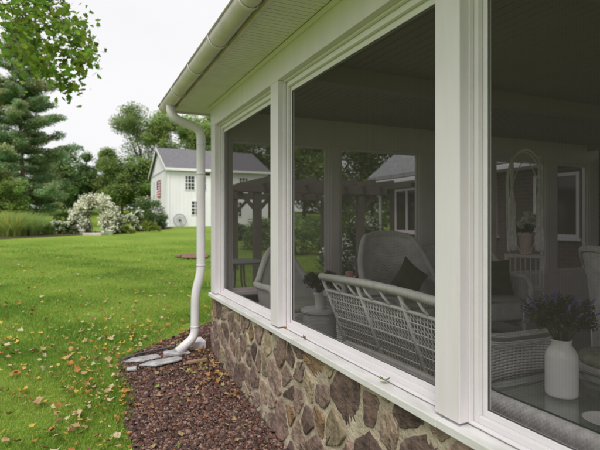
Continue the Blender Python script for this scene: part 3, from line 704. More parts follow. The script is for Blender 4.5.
# ------------------------------------------------------------------ foliage
def at(px, py, z):     # a point z metres in front of the camera
    xc = (px-300)/485*z
    return Vector((xc*CA+z*SA, -xc*SA+z*CA, EYE-(py-221)/485*z))
def leaf_mesh(name, centers, rad, per, size, col, mats, up=.6, cvar=.25, lvar=.3, squash=.85, hue=.05, asp=1.7):
    C_ = np.asarray(centers, float); k = len(C_); rad = np.broadcast_to(np.asarray(rad, float), (k,))
    n = k*per; P_ = np.repeat(C_, per, 0); R_ = np.repeat(rad, per)
    d = rng.normal(size=(n, 3)); d /= np.linalg.norm(d, axis=1)[:, None]; d *= (rng.uniform(0, 1, n)**.45)[:, None]
    d[:, 2] *= squash; P_ = P_+d*R_[:, None]
    nm = rng.normal(size=(n, 3)); nm[:, 2] = np.abs(nm[:, 2])+up*2; nm /= np.linalg.norm(nm, axis=1)[:, None]
    t = rng.normal(size=(n, 3)); t -= nm*(t*nm).sum(1)[:, None]; t /= np.linalg.norm(t, axis=1)[:, None]; b_ = np.cross(nm, t)
    s = size*rng.uniform(.6, 1.3, n)[:, None]
    V = np.stack([P_-t*s*.5, P_+b_*s*.5/asp+nm*s*.08, P_+t*s*.5, P_-b_*s*.5/asp+nm*s*.08], 1).reshape(-1, 3)
    F = np.arange(n*4).reshape(-1, 4)
    cv = np.repeat(rng.uniform(1-cvar, 1+cvar, k), per)*rng.uniform(1-lvar, 1+lvar, n)
    hv = np.repeat(rng.uniform(-hue, hue, k), per)+rng.uniform(-hue, hue, n)*.5
    cc = np.asarray(col)[None]*cv[:, None]; cc[:, 0] *= 1+hv*2; cc = np.clip(cc, 0, 1)
    A = np.repeat(np.concatenate([cc, np.ones((n, 1))], 1), 4, 0)
    return npmesh(name, V, F, mats, attr=A)
M['leaf'] = mat('tree_leaf', (.1,.2,.05), .75, attr='tint', transl=.5, spec=.12)
M['petal'] = mat('petal', (.7,.7,.6), .7, attr='tint', transl=.25, spec=.2)
def offset_mesh(me, p):
    me.transform(Matrix.Translation(-Vector(p))); return me
def tree(name, label, x, y, H, R, col, group=None, low=.2, ncl=60, per=90, ls=.22, lobes=9, tr=.16, cat='tree', clr=.23, limbs=True, seed=0, shape='round'):
    r = random.Random(seed+int(x*13+y*7)); z0 = G(x, y)-.05
    t = thing(name, label, cat, (x, y, z0), 0, group)
    cz = H*(low+1)/2; hz = H*(1-low)/2
    L_ = []
    for i in range(lobes):
        a = 2*PI*i/lobes+r.uniform(-.5,.5); q = r.uniform(-.75, .8); k = math.sqrt(max(.1, 1-q*q))*r.uniform(.35, .68)
        if shape == 'cone': k = (1-(q+1)/2)*.75+.05; k *= r.uniform(.5, .9)
        L_.append((x+math.cos(a)*R*k, y+math.sin(a)*R*k, z0+cz+q*hz*.82))
    cs = []; rs = []
    for i in range(ncl):
        l = L_[i % lobes]; v = Vector((r.gauss(0,1), r.gauss(0,1), r.gauss(0,1))).normalized()*r.uniform(.5, 1)
        s = R*.42*(1 if shape != 'cone' else max(.3, 1.1-(l[2]-z0)/H))
        cs.append((l[0]+v.x*s, l[1]+v.y*s, min(l[2]+v.z*s*.8, z0+H))); rs.append(R*clr*r.uniform(.7, 1.4))
    b = MB(); pts = []; top = H*(.8 if shape == 'cone' else .68)
    for k in range(9): pts.append((x+r.uniform(-.03,.03)*k*.5*R*.3, y+r.uniform(-.03,.03)*k*.5*R*.3, z0+top*k/8))
    b.tube(pts, [tr*(1.35 if k == 0 else 1)*(1-k/8*.82) for k in range(9)], 9)
    tk = part('trunk', b, M['bark'], t)
    if limbs:
        b = MB()
        for i, l in enumerate(L_):
            k = min(7, max(2, int((l[2]-z0)/top*8*.62))); s = Vector(pts[k]); e = Vector(l); m_ = s*.5+e*.5+Vector((0,0,-.08*R))
            b.tube([s, m_, e], [tr*.42, tr*.3, tr*.12], 6)
            for c in cs[i::lobes][:5]: b.tube([m_*.3+e*.7, Vector(c)], [tr*.15, tr*.05], 4)
        part('limbs', b, M['bark'], tk)
    me = leaf_mesh('crown', cs, rs, per, ls, col, M['leaf']); part('crown', offset_mesh(me, t.location), None, t)
    return t
def shrub(name, label, cat, x, y, w_, d_, h, col, n=40, per=60, ls=.1, flowers=0, fcol=(.84,.83,.72), fs=.06, group=None, fz=.35, fper=14, rz=0, trunk='stems'):
    z0 = G(x, y)-.02; t = thing(name, label, cat, (x, y, z0), 0, group); r = random.Random(int(x*31+y*17))
    cs = []; rs = []
    for i in range(n):
        a = r.uniform(0, 2*PI); q = math.sqrt(r.uniform(0,1)); zz = r.uniform(.12, .86)
        k = q*(math.sin(PI*min(1, zz*.75+.25)))**.5
        u, v = math.cos(a)*w_/2*k*.85, math.sin(a)*d_/2*k*.85
        cs.append((x+u*math.cos(rz)-v*math.sin(rz), y+u*math.sin(rz)+v*math.cos(rz), z0+zz*h)); rs.append(min(w_,d_,h)*.22*r.uniform(.8,1.3))
    part('foliage', offset_mesh(leaf_mesh('foliage', cs, rs, per, ls, col, M['leaf']), t.location), None, t)
    b = MB()
    for i in range(6):
        c = cs[i*3 % n]; b.tube([(x+(c[0]-x)*.2, y+(c[1]-y)*.2, z0), ((x+c[0])/2, (y+c[1])/2, z0+(c[2]-z0)*.5), c], [.02,.015,.006], 5)
    part('stems', b, M['bark'], t)
    if flowers:
        idx = sorted(range(n), key=lambda i: -cs[i][2]-r.uniform(0, h*.5))[:flowers]
        fc = [(cs[i][0], cs[i][1]-.04, cs[i][2]+rs[i]*.45) for i in idx]
        part('blossoms', offset_mesh(leaf_mesh('blossoms', fc, [rs[i]*.95 for i in idx], fper, fs, fcol, M['petal'], cvar=.08, lvar=.15, hue=.03, asp=1.1), t.location), None, t)
    return t

DG = (.20,.31,.12); OL = (.25,.34,.11); BR = (.11,.20,.035); YG = (.16,.26,.05)
def T(px, z): p = at(px, 221, z); return p.x, p.y
# far trees beyond the lawn (all stand at real distances of 45 to 70 m)
far = 'trees along the far edge of the lawn'
x, y = T(50, 52); tree('broadleaf_tree', 'dark broadleaf tree just right of the tall pine', x, y, 7.2, 3.6, DG, far, low=.04, ncl=120, per=120, ls=.28)
x, y = T(-25, 46); tree('broadleaf_tree', 'bushy green tree cut by the left edge of the photo behind the pine', x, y, 8.5, 4.4, (.24,.37,.12), far, low=.04, ncl=120, per=120, ls=.28)
x, y = T(72, 60); tree('broadleaf_tree', 'low dark tree above the left shoulder of the flowering arbor', x, y, 6.0, 3.4, (.22,.32,.11), far, low=.03, ncl=90, per=120, ls=.28)
x, y = T(86, 56); tree('cedar_tree', 'narrow pointed cedar behind the flowering arbor', x, y, 8.0, 2.6, DG, far, low=.03, ncl=130, per=120, ls=.24, lobes=18, shape='cone')
x, y = T(107, 58); tree('cedar_tree', 'tallest pointed cedar, between the arbor and the tall bush', x, y, 8.8, 3.0, OL, far, low=.03, ncl=150, per=120, ls=.24, lobes=18, shape='cone')
x, y = T(122, 55); tree('broadleaf_tree', 'olive green tree right of the pointed cedars', x, y, 7.2, 3.6, OL, far, low=.03, ncl=120, per=120, ls=.27)
x, y = T(143, 56); tree('broadleaf_tree', 'olive green tree touching the barn gable', x, y, 7.6, 3.6, (.24,.34,.10), far, low=.03, ncl=120, per=120, ls=.27)
x, y = T(141, 66); tree('open_crowned_tree', 'tall thin-leaved tree rising left of the barn roof', x, y, 15.0, 4.6, (.24,.33,.12), far, low=.30, ncl=130, per=110, ls=.26, tr=.16, clr=.22)
x, y = T(172, 64); tree('open_crowned_tree', 'tall bright tree rising above the barn ridge', x, y, 15.6, 4.2, (.28,.38,.12), far, low=.28, ncl=160, per=110, ls=.27, tr=.16, clr=.21)
x, y = T(208, 66); tree('open_crowned_tree', 'tall bright tree behind the bend of the downspout', x, y, 15.4, 4.6, (.32,.43,.12), far, low=.35, ncl=150, per=110, ls=.28, tr=.16, clr=.21)
for i, (px, z, H) in enumerate(((238,62,15),(270,57,15),(304,58,13.5),(338,55,14),(372,57,13),(405,54,13.5),(440,56,13))):
    x, y = T(px, z)
    lab = ['green tree above the far end of the barn seen through the far-left screen', 'tree right of the barn seen through the far-left screen', 'tree seen through the left part of the middle screen', 'tree above the pergola brace seen through the middle screen', 'tree left of the brick house roof seen through the middle screen', 'tree behind the brick house roof', 'tree behind the brick house hidden partly by the wide white post'][i]
    tree('broadleaf_tree', lab, x, y, H, 5.2, (.22,.31,.09), 'trees seen through the porch screens', low=.05, ncl=130, per=110, ls=.36, tr=.22)

cs = []; rs = []
for k in range(760):
    px = rng.uniform(-420, 640); z = rng.uniform(72, 84); p = at(px, 221, z); hgt = 4.5+2.2*math.sin(px*.045)+1.5*math.sin(px*.11+1)
    cs.append((p.x, p.y, G(p.x, p.y)-.3+rng.uniform(0,1)**.9*max(4.2, hgt))); rs.append(rng.uniform(1.3, 2.0))
o = bpy.data.objects.new('distant_wood', leaf_mesh('distant_wood', cs, rs, 70, .62, (.24,.32,.12), M['leaf'])); COL.objects.link(o)
tag(o, 'far-off band of woodland closing the view behind the lawn', 'woodland', kind='stuff')

# white pine
def pine(x, y, H, label):
    z0 = G(x, y)-.05; t = thing('pine_tree', label, 'tree', (x, y, z0)); r = random.Random(5)
    b = MB(); b.tube([(x+.02*k*math.sin(k), y, z0+H*k/10) for k in range(11)], [.19*(1-k/10.6) for k in range(11)], 10); part('trunk', b, M['bark'], t)
    b = MB(); cs = []; rs = []
    z = 1.2
    while z < H*.97:
        f_ = z/H; Lb = (4.6*(1-f_)**.66)*(1 if f_ > .22 else .9)
        nb = 6
        for k in range(nb):
            if r.random() < .12: continue
            a = 2*PI*k/nb+r.uniform(-.5,.5)+z*2; l = Lb*r.uniform(.6, 1.15); rise = l*r.uniform(-.06, .12)
            p0 = Vector((x, y, z0+z)); d = Vector((math.cos(a), math.sin(a), 0)); e = p0+d*l+Vector((0,0,rise+.1*l)); m_ = p0+d*l*.5+Vector((0,0,rise*.3-.04*l))
            b.tube([p0, m_, e], [.05*(1-f_)+.015, .03, .01], 5)
            ns = max(3, int(l/.30))
            for s in range(ns):
                q = .25+.75*(s+.5)/ns; c = p0.lerp(m_, q*2) if q < .5 else m_.lerp(e, q*2-1)
                side = d.cross(Vector((0,0,1)))*r.uniform(-.45,.45)*(1-q*.4)*l*.35
                cs.append(c+side+Vector((0,0,.08))); rs.append(r.uniform(.36,.62))
        z += r.uniform(.42, .72)
    part('branches', b, M['bark'], t)
    me = leaf_mesh('needles', [tuple(c) for c in cs], rs, 150, .20, (.31,.42,.21), M['leaf'], squash=.6, up=.5, asp=3.0, cvar=.3, hue=.15)
    part('needles', offset_mesh(me, t.location), None, t)
x, y = T(22, 34); pine(x, y, 14.8, 'tall pine with layered branches at the left of the photo')
x, y = T(-30, 37); pine(x, y, 13.5, 'second tall pine mostly cut off by the left edge of the photo')
x, y = T(2, 31); tree('broadleaf_tree', 'light green young tree under the pine at the left edge', x, y, 3.9, 1.9, (.24,.34,.09), None, low=.1, ncl=70, per=110, ls=.17, tr=.06)

# maple with its branch hanging into the top left corner
def star_leaf(curl=.15, seed=0):
    r = random.Random(seed); ang = [-90,-62,-35,-12,8,28,48,68,90,112,132,152,172,192,215,242]
    rad = [.20,.50,.46,.84,.58,.68,.64,.56,.98,.56,.64,.68,.58,.84,.46,.50]
    rad = [q*r.uniform(.85,1.12) for q in rad]
    vs = [(0, 0, 0)]+[(math.cos(math.radians(a))*q*.5, math.sin(math.radians(a))*q*.5, curl*q*q*.5*(1+.8*math.sin(a*.05+seed))) for a, q in zip(ang, rad)]
    return vs, [(0, i+1, (i+1) % 16+1) for i in range(16)]
def leafy(name, pts, size, col, spread):
    vs, fs = star_leaf(.1); base = np.array(vs); fi = np.array(fs); n = len(pts)
    P_ = np.array(pts); nm = rng.normal(size=(n,3)); nm[:,2] = np.abs(nm[:,2])+.25; nm /= np.linalg.norm(nm,axis=1)[:,None]
    t = rng.normal(size=(n,3)); t -= nm*(t*nm).sum(1)[:,None]; t /= np.linalg.norm(t,axis=1)[:,None]; b_ = np.cross(nm,t)
    s = size*rng.uniform(.6,1.2,n)[:,None,None]
    V = (P_[:,None]+ (base[None,:,0:1]*t[:,None]+base[None,:,1:2]*b_[:,None]+base[None,:,2:3]*nm[:,None])*s).reshape(-1,3)
    F = (np.arange(n)[:,None,None]*len(base)+fi[None]).reshape(-1,3)
    cc = np.asarray(col)[None]*rng.uniform(.6,1.35,(n,1)); cc[:,0] *= rng.uniform(.8,1.4,n)
    A = np.repeat(np.concatenate([cc,np.ones((n,1))],1), len(base), 0)
    return npmesh(name, V, F, M['leaf'], attr=A)
r = random.Random(11)
mx, my = at(-190, 221, 9.5).x, at(-190, 221, 9.5).y; mz = G(mx, my)-.05
mt = thing('maple_tree', 'leafy maple branch hanging into the top left corner of the photo', 'tree', (mx, my, mz))
b = MB(); trunk = [Vector((mx+.05*k*math.sin(k), my, mz+.85*k)) for k in range(11)]
b.tube(trunk, [.26*(1-k/13) for k in range(11)], 12); tk = part('trunk', b, M['bark'], mt)
b = MB()
anchor = [(-60,-90),(-25,-60),(10,-25),(40,0),(62,22),(80,45)]
main = [trunk[7]]+[at(px, py, 9.2-.12*i) for i, (px, py) in enumerate(anchor)]
b.tube(main, [.09,.07,.055,.04,.03,.02,.008], 8)
cl_ = []
targets = [(5,8),(15,18),(28,10),(40,18),(10,32),(24,40),(38,34),(50,28),(50,8),(60,2),(72,-8),(80,28),(86,38),(91,50),(80,55),(70,42),(62,32),(58,50),(48,52),(36,56),(66,60),(78,68),(88,62),(60,70),(64,84),(72,90),(48,68),(40,70),(22,52),(5,48),(30,24),(16,5),(-10,20),(-30,10),(-20,50),(-50,30),(76,22),(55,16),(0,0),(34,2),(45,-8),(20,-15),(0,-30),(-40,-20),(55,-25),(85,-30),(28,58)]
nodes = [q.copy() for q in main[1:]]
for (px, py) in sorted(targets, key=lambda q: (q[0]+60)**2+(q[1]+90)**2):
    e = at(px, py, 8.6+r.uniform(-.6,.6)); s = min(nodes, key=lambda q: (q-e).length)
    m_ = s.lerp(e, .5)+Vector((r.uniform(-.06,.06), r.uniform(-.06,.06), .05)); b.tube([s, m_, e], [.010,.007,.003], 5); nodes += [m_, e]
    nn = 30 if px > 55 else 34
    sp = .13 if px > 55 else .17
    for _ in range(nn): cl_.append((e.x+r.gauss(0,sp), e.y+r.gauss(0,sp), e.z+r.gauss(0,sp*.8)))
    for q in range(8): c = m_.lerp(e, q/8); cl_.append((c.x+r.gauss(0,.06), c.y+r.gauss(0,.06), c.z+r.gauss(0,.05)))
for _ in range(40):   # rest of the crown, out of the frame
    a = r.uniform(0, 2*PI); e = Vector((mx+math.cos(a)*r.uniform(.5,2.2), my+math.sin(a)*r.uniform(.5,2.2), mz+r.uniform(5.5,9.5)))
    s = min(trunk[5:], key=lambda q: (q-e).length); b.tube([s, e], [.03,.006], 5)
    for _ in range(60): cl_.append((e.x+r.gauss(0,.35), e.y+r.gauss(0,.35), e.z+r.gauss(0,.28)))
part('limbs', b, M['bark'], tk)
part('crown', offset_mesh(leafy('crown', cl_, .160, (.18,.31,.045), 0), mt.location), None, mt)

# ------------------------------------------------------------------ garden border
patchb = []
for (x0, y0), (x1, y1) in zip(bedpts[:-1], bedpts[1:]):
    for k in range(6): patchb.append((x0+(x1-x0)*k/6, y0+(y1-y0)*k/6))
b = MB(); vs = []
for (x, y) in patchb:
    for d in (0, 1.0, 2.2): yy_ = y+d; xx_ = x-d*.3; vs.append((xx_, yy_, G(xx_, yy_)+.03*math.sin(xx_*.35+1)*math.sin(yy_*.27)*min(1,(yy_-9)/10)+.02))
b.add(vs, [(i*3+j, i*3+j+3, i*3+j+4, i*3+j+1) for i in range(len(patchb)-1) for j in range(2)], 0, True)
tag(part('garden_bed', b, M['mulch'], None), kind='structure')
b = MB(); cxm, cym = 3.4, 15.95
b.add([(cxm+math.cos(a*PI/8)*.55*(1+.2*math.sin(a*2)), cym+math.sin(a*PI/8)*.7, G(cxm, cym+math.sin(a*PI/8)*.7)+.045) for a in range(16)], [tuple(range(16))])
tag(part('mulch_patch', b, mat('red_mulch', (.20,.11,.08), .95, var=.4, vscale=12), None), kind='structure')

ax, ay = .92, 30.1; az = G(ax, ay)
arb = thing('flowering_arbor', 'arched garden arbor smothered in white clematis across the lawn', 'arbor', (ax, ay, az))
ux, uy = CA, -SA      # across the view
b = MB()
for dpt in (-.3, .3):
    pts = [(-.72,0),(-.72,1.35)]+[(-.72*math.cos(PI*k/10), 1.35+.6*math.sin(PI*k/10)) for k in range(1,10)]+[(.72,1.35),(.72,0)]
    b.tube([(ax+u*ux+dpt*SA, ay+u*uy+dpt*CA, az+v) for u, v in pts], .035, 6)
part('arch_frame', b, M['trim'], arb)
cs = []; r = random.Random(2)
for i in range(190):
    q = i/189*2.75
    if q < .75: u, v = -.82, q*1.6
    elif q > 2.0: u, v = .82, (2.75-q)*1.6
    else: a = PI*(q-.75)/1.25; u, v = -.82*math.cos(a), 1.15+.80*math.sin(a)
    d_ = r.uniform(-.4,.4); e_ = r.uniform(-.36,.36); cs.append((ax+(u+e_)*ux+d_*SA, ay+(u+e_)*uy+d_*CA, az+v+r.uniform(-.22,.18)))
part('foliage', offset_mesh(leaf_mesh('foliage', cs, .28, 70, .10, (.09,.14,.05), M['leaf']), arb.location), None, arb)
def blossom_mesh(cs, rad, per, size, col=(.88,.89,.74)): return leaf_mesh('blossoms', cs, rad, per, size, col, M['petal'], cvar=.08, lvar=.15, hue=.02, asp=1.1)
fcs = [c for c in cs if c[2]-az > .8] + [c for c in cs if c[2]-az <= .8 and r.random() < .6]
fcs = [(c[0]-SA*.18, c[1]-CA*.18, c[2]+.06) for c in fcs]
part('blossoms', offset_mesh(blossom_mesh(fcs, .30, 56, .10), arb.location), None, arb)
p = at(93, 221, 26.6); zz = G(p.x, p.y); b = MB()
b.bar((p.x-.5*ux, p.y-.5*uy, zz+.07), (p.x+.5*ux, p.y+.5*uy, zz+.07), .35, .16); single('stone_step', b, mat('pink_stone', (.55,.47,.42), .8, var=.15), 'pale pinkish stone step in front of the flowering arbor', 'step', bevel=.02, origin=(p.x, p.y, zz))
for px, lab in ((82,'white pot at the left foot of the flowering arbor'),(110.5,'white pot at the right foot of the flowering arbor')):
    p = at(px, 221, 26.8); zz = G(p.x, p.y); b = MB(); b.lathe([(.08,0),(.12,.02),(.15,.24),(.17,.25),(.17,.29),(.14,.29),(.13,.2)], (p.x, p.y, zz+.01), 14)
    single('garden_pot', b, M['enamel'], lab, 'pot', origin=(p.x, p.y, zz))
def sh(px, z, w_, d_, h, col, **k):
    p = at(px, 221, z); return dict(x=p.x, y=p.y, w_=w_, d_=d_, h=h, col=col, rz=-YAW, **k)
shrub('white_flowering_shrub', 'low white-flowering shrub between the tall grass and the arbor', 'shrub', **sh(58, 27.5, 2.0, 1.0, .72, (.13,.21,.06), flowers=26, n=44, per=60, ls=.10, fper=26, fs=.08))
shrub('white_flowering_shrub', 'small white-flowering shrub against the left side of the arbor', 'shrub', **sh(72, 27.8, 1.0, .8, .75, (.13,.21,.06), flowers=14, n=26, per=60, ls=.10, fper=24, fs=.08))
shrub('leafy_shrub', 'green leafy shrub between the tall grass and the white flowers', 'shrub', **sh(45, 26.4, 1.2, .9, .75, (.18,.28,.07), n=30, per=60, ls=.1))
shrub('white_flowering_shrub', 'long bank of white flowers right of the arbor', 'shrub', **sh(124, 30.5, 2.4, 1.0, 1.15, (.14,.21,.05), flowers=50, n=54, per=60, ls=.1, fper=26, fs=.09))
shrub('yellow_green_shrub', 'low yellow-green shrub in front of the bank of white flowers', 'shrub', **sh(123, 28.4, 2.0, .7, .5, (.28,.35,.07), n=36, per=60, ls=.09))
shrub('yellow_green_shrub', 'low yellow-green shrub below the tall bush by the barn', 'shrub', **sh(146, 31.0, 2.4, .8, .72, (.26,.33,.07), n=40, per=60, ls=.09))
shrub('tall_bush', 'tall dense green bush at the left corner of the barn', 'shrub', **sh(149, 34.5, 2.9, 1.8, 2.35, (.13,.21,.07), flowers=7, n=80, per=80, ls=.12, fper=30, fs=.09))
shrub('white_flowering_shrub', 'white-plumed shrub in front of the tall green bush', 'shrub', **sh(139, 32.0, .9, .7, 1.5, (.14,.21,.07), flowers=13, n=26, per=60, ls=.1, fper=22, fs=.09))
shrub('grey_green_shrub', 'grey-green shrub touching the barn corner right of the tall bush', 'shrub', **sh(163, 35.5, .9, .8, 1.1, (.20,.23,.18), n=30, per=60, ls=.1))
shrub('leafy_shrub', 'green hedge shrub behind the arbor on the left', 'shrub', **sh(66, 44, 4, 1.4, .9, (.13,.21,.07), n=40, per=50, ls=.14))
def tuft(px, z, h, w_, lab, col=(.38,.48,.13)):
    p = at(px, 221, z); zz = G(p.x, p.y); n = 900
    a = rng.uniform(0, 2*PI, n); q = np.sqrt(rng.uniform(0,1,n)); rr = w_*.28*q; hh = h*rng.uniform(.45,1.15,n); ln = w_*.62*rng.uniform(.1,1.2,n)
    x0 = p.x+np.cos(a)*rr; y0 = p.y+np.sin(a)*rr; b_ = a+rng.normal(0,.5,n); wd = .016
    rows = []
    for t_ in (0,.35,.7,1.0):
        off = ln*t_**1.8; z_ = zz+hh*(t_-.22*t_**3); wt_ = wd*(1-t_*.85)
        cx_ = x0+np.cos(b_)*off; cy_ = y0+np.sin(b_)*off; c = a*3
        rows += [np.stack([cx_-np.cos(c)*wt_, cy_-np.sin(c)*wt_, z_], -1), np.stack([cx_+np.cos(c)*wt_, cy_+np.sin(c)*wt_, z_], -1)]
    V = np.stack(rows, 1).reshape(-1,3); i = np.arange(n)[:,None]*8
    F = np.concatenate([i+np.array([[0,1,3,2]]), i+np.array([[2,3,5,4]]), i+np.array([[4,5,7,6]])],1).reshape(-1,4)
    cc = np.asarray(col)[None]*rng.uniform(.65,1.3,(n,1)); cc[:,0] *= rng.uniform(.8,1.3,n); A = np.repeat(np.concatenate([cc,np.ones((n,1))],1),8,0)
    me = npmesh('ornamental_grass', V, F, M['leaf'], attr=A); o = bpy.data.objects.new('ornamental_grass', offset_mesh(me, (p.x,p.y,zz))); o.location = (p.x,p.y,zz); COL.objects.link(o)
    tag(o, lab, 'ornamental grass', 'tall ornamental grasses')
tuft(-6, 25.5, 1.55, 2.0, 'tall ornamental grass clump cut by the left edge of the photo')
tuft(12, 25.2, 1.5, 2.0, 'broad clump of tall ornamental grass near the left edge')
tuft(29, 25.8, 1.5, 1.8, 'tall ornamental grass clump nearest the leafy green shrub', (.30,.44,.15))
# adirondack chair far behind the arbor
p = at(118, 221, 46); t = thing('garden_chair', 'small pale garden chair far behind the arbor', 'chair', (p.x, p.y, G(p.x, p.y)), .3)
b = MB()
for k in range(5): b.bar((-.26+.13*k, .28, .25), (-.26+.13*k*1.0, .55, .98-.05*abs(k-2)), .11, .02)
part('backrest', b, M['greywood'], t, local=True)
b = MB(); b.bar((0,-.3,.36),(0,.3,.26),.6,.03); part('seat', b, M['greywood'], t, local=True)
for sx in (-1,1):
    b = MB(); b.box(sx*.33-.06, sx*.33+.06, -.36, .4, .56, .585); part('arm', b, M['greywood'], t, local=True)
    b = MB(); b.box(sx*.31-.04, sx*.31+.04, -.32, -.28, 0, .56); part('leg', b, M['greywood'], t, local=True)
    b = MB(); b.box(sx*.31-.04, sx*.31+.04, .30, .34, 0, .56); part('leg', b, M['greywood'], t, local=True)

# ------------------------------------------------------------------ behind the porch: pergola, shrubs, patio
patch('patio', [(y, 2.25+(y-5.4)*.36, 7.88) for y in np.arange(5.45, 10.6, .35)], M['slate'], .02)
pg = thing('pergola', 'weathered wooden pergola on braced posts seen through the screens', 'pergola', (3.2, 9.3, .1))
for (x, y) in ((3.25, 9.2), (5.66, 9.2), (3.75, 12.4), (6.4, 12.4)):
    b = MB(); b.box(x-.075, x+.075, y-.075, y+.075, G(x,y)-.05, 2.20); po = part('post', b, M['pergola'], pg, bevel=.006)
    b = MB()
    for sg in (-1, 1): b.bar((x+sg*.03, y, 1.72), (x+sg*.48, y, 2.19), .06, .07)
    part('brace', b, M['pergola'], po)
for y in (9.12, 9.285, 12.32, 12.48):
    b = MB(); b.box(2.8 if y < 11 else 3.6, 6.3, y-.02, y+.02, 2.08, 2.235); part('beam', b, M['pergola'], pg, bevel=.004)
for k in range(8):
    x = 3.35+k*.46; b = MB(); b.box(x-.02, x+.02, 8.6, 12.8, 2.237, 2.37); part('rafter', b, M['pergola'], pg, bevel=.004)
sb = 'shrubs beyond the porch'
shrub('white_hydrangea', 'shrub with large white flower heads just outside the middle screen', 'shrub', 4.25, 7.5, 1.0, .9, 1.08, (.05,.09,.03), flowers=9, n=34, per=70, ls=.08, fs=.05, fper=60, fcol=(.75,.75,.70))
shrub('white_hydrangea', 'taller white-flowering shrub beside the corner of the brick house', 'shrub', 6.45, 10.4, 1.3, 1.1, 1.45, (.06,.12,.03), flowers=8, n=40, per=70, ls=.09, fs=.05, fper=60, fcol=(.75,.75,.70))
for i, (px, z, w_, h, c, lab) in enumerate(((300,17,3,1.5,DG,'dark shrub behind the pergola at the left of the middle screen'),(335,19,3.4,1.7,(.09,.15,.04),'green shrub behind the pergola posts'),(366,17,2.4,1.6,(.08,.14,.035),'green shrub left of the brick house behind the pergola'),(232,24,2.2,.9,(.09,.16,.04),'low green shrub in front of the barn seen through the far-left screen'),(262,19,2.0,1.3,DG,'dark shrub seen through the far-left screen beside the pergola post'))):
    shrub('leafy_shrub', lab, 'shrub', **sh(px, z, w_, 1.4, h, c, n=50, per=60, ls=.12, group=sb))
# patio table beyond the far-left screen
t = thing('patio_table', 'dark round iron patio table beyond the far-left screen', 'table', (2.45, 7.9, G(2.4,7.9)+.02))
b = MB(); b.lathe([(.42,.70),(.44,.71),(.44,.73),(.42,.735)], (0,0,0), 24); part('tabletop', b, M['iron'], t, local=True)
for k in range(4):
    a = PI/4+k*PI/2; b = MB(); b.tube([(math.cos(a)*.1, math.sin(a)*.1, .70),(math.cos(a)*.12, math.sin(a)*.12, .35),(math.cos(a)*.32, math.sin(a)*.32, 0)], .016, 8); part('leg', b, M['iron'], t, local=True)

# ------------------------------------------------------------------ porch furniture
def barrel_chair(name, label, loc, rz, w_=.74, Hb=1.0, Ha=.60, dp=.32, flat=1.0, d0=.22, d1=.40, cushion=None, group=None, mats=None, cat='armchair'):
    t = thing(name, label, cat, loc, rz, group); wk = mats or M['wicker']
    def plan(s):      # s 0..1 along the U, front left -> back -> front right
        if s < .2: return (-w_/2, -.30+(s/.2)*.30)
        if s > .8: return (w_/2, -.30+((1-s)/.2)*.30)
        a = PI*(s-.2)/.6; c, d = math.cos(a), math.sin(a)
        return (-w_/2*math.copysign(abs(c)**flat, c), dp*abs(d)**flat)
    def top(s):
        k = abs(s-.5)/.5
        if k < d0: h = Hb-.03*(k/d0)**2
        else:
            q = min(1, (k-d0)/d1); h = Ha+(Hb-.03-Ha)*(1-q*q*(3-2*q))
        if k > .9: h -= (k-.9)*.5
        return h
    def lean(s): return .09*max(0, math.cos((s-.5)*PI*1.3))
    def fn(u, v):
        x, y = plan(u); h = top(u); z = .36+(h-.36)*v; l = lean(u)*v*v
        return (x*(1+.10*v), y+l, z)
    b = MB(); b.grid(fn, 64, 14, uvs=(2.0, .6)); part('backrest', b, wk, t, local=True, solid=.018)
    def fs(u, v):
        x, y = plan(u); return (x*(.94+.06*v), y*(.94+.06*v), .10+.26*v)
    b = MB(); b.grid(fs, 48, 6, uvs=(2.0, .26)); part('skirt', b, wk, t, local=True, solid=.012)
    b = MB(); b.grid(lambda u, v: (-w_/2+.02+(w_-.04)*u, -.305+.02*math.cos(PI*u*2), .20+.20*v-.06*(1-v)*math.sin(PI*u)*0), 16, 6, uvs=(w_, .2)); part('front_apron', b, wk, t, local=True, solid=.016)
    rim = [Vector((plan(s/64)[0]*1.10, plan(s/64)[1]+lean(s/64), top(s/64)+.005)) for s in range(65)]
    rim = [Vector((-w_/2*1.0, -.31, .16)), Vector((-w_/2*1.04, -.33, .40)), Vector((-w_/2*1.08, -.335, Ha-.10))]+rim+[Vector((w_/2*1.08, -.335, Ha-.10)), Vector((w_/2*1.04, -.33, .40)), Vector((w_/2*1.0, -.31, .16))]
    b = MB(); b.tube(rim, .034, 10); part('rolled_rim', b, wk, t, local=True)
    b = MB(); b.grid(lambda u, v: ((-w_/2+.03+(w_-.06)*u), (-.30+(dp+.24)*v), .405+.045*math.sin(PI*u)**.3*math.sin(PI*v)**.3), 16, 16, uvs=(1,1)); part('seat_cushion', b, cushion or M['creamfab'], t, local=True, solid=.05)
    for sx in (-1,1):
        for y in (-.29, dp*.72):
            b = MB(); xk = w_/2*(.97 if y < 0 else .66); b.tube([(sx*xk, y, 0), (sx*xk, y, .36)], [.018,.022], 10); part('leg', b, M['rod'], t, local=True)
    return t
barrel_chair('wicker_armchair', 'high round-backed wicker armchair holding a dark green pillow', (3.22, 4.35, FL), math.radians(-4), w_=.84, Hb=1.16, Ha=.66)
barrel_chair('wicker_armchair', 'wicker armchair in the far corner behind the potted fern', (2.09, 4.70, FL), math.radians(6), w_=.74, Hb=1.02, Ha=.64, d0=.06, d1=.30)
barrel_chair('wicker_loveseat', 'wicker loveseat with a square dark green cushion beyond the glass-topped table', (4.15, 4.32, FL), math.radians(-12), w_=1.02, Hb=.98, Ha=.66, flat=.55, cat='loveseat')
barrel_chair('wicker_rocker', 'pale wicker chair cut off by the right edge of the photo', (4.55, 2.72, FL), math.radians(70), w_=.70, Hb=1.06, Ha=.66, mats=M['wicker'])
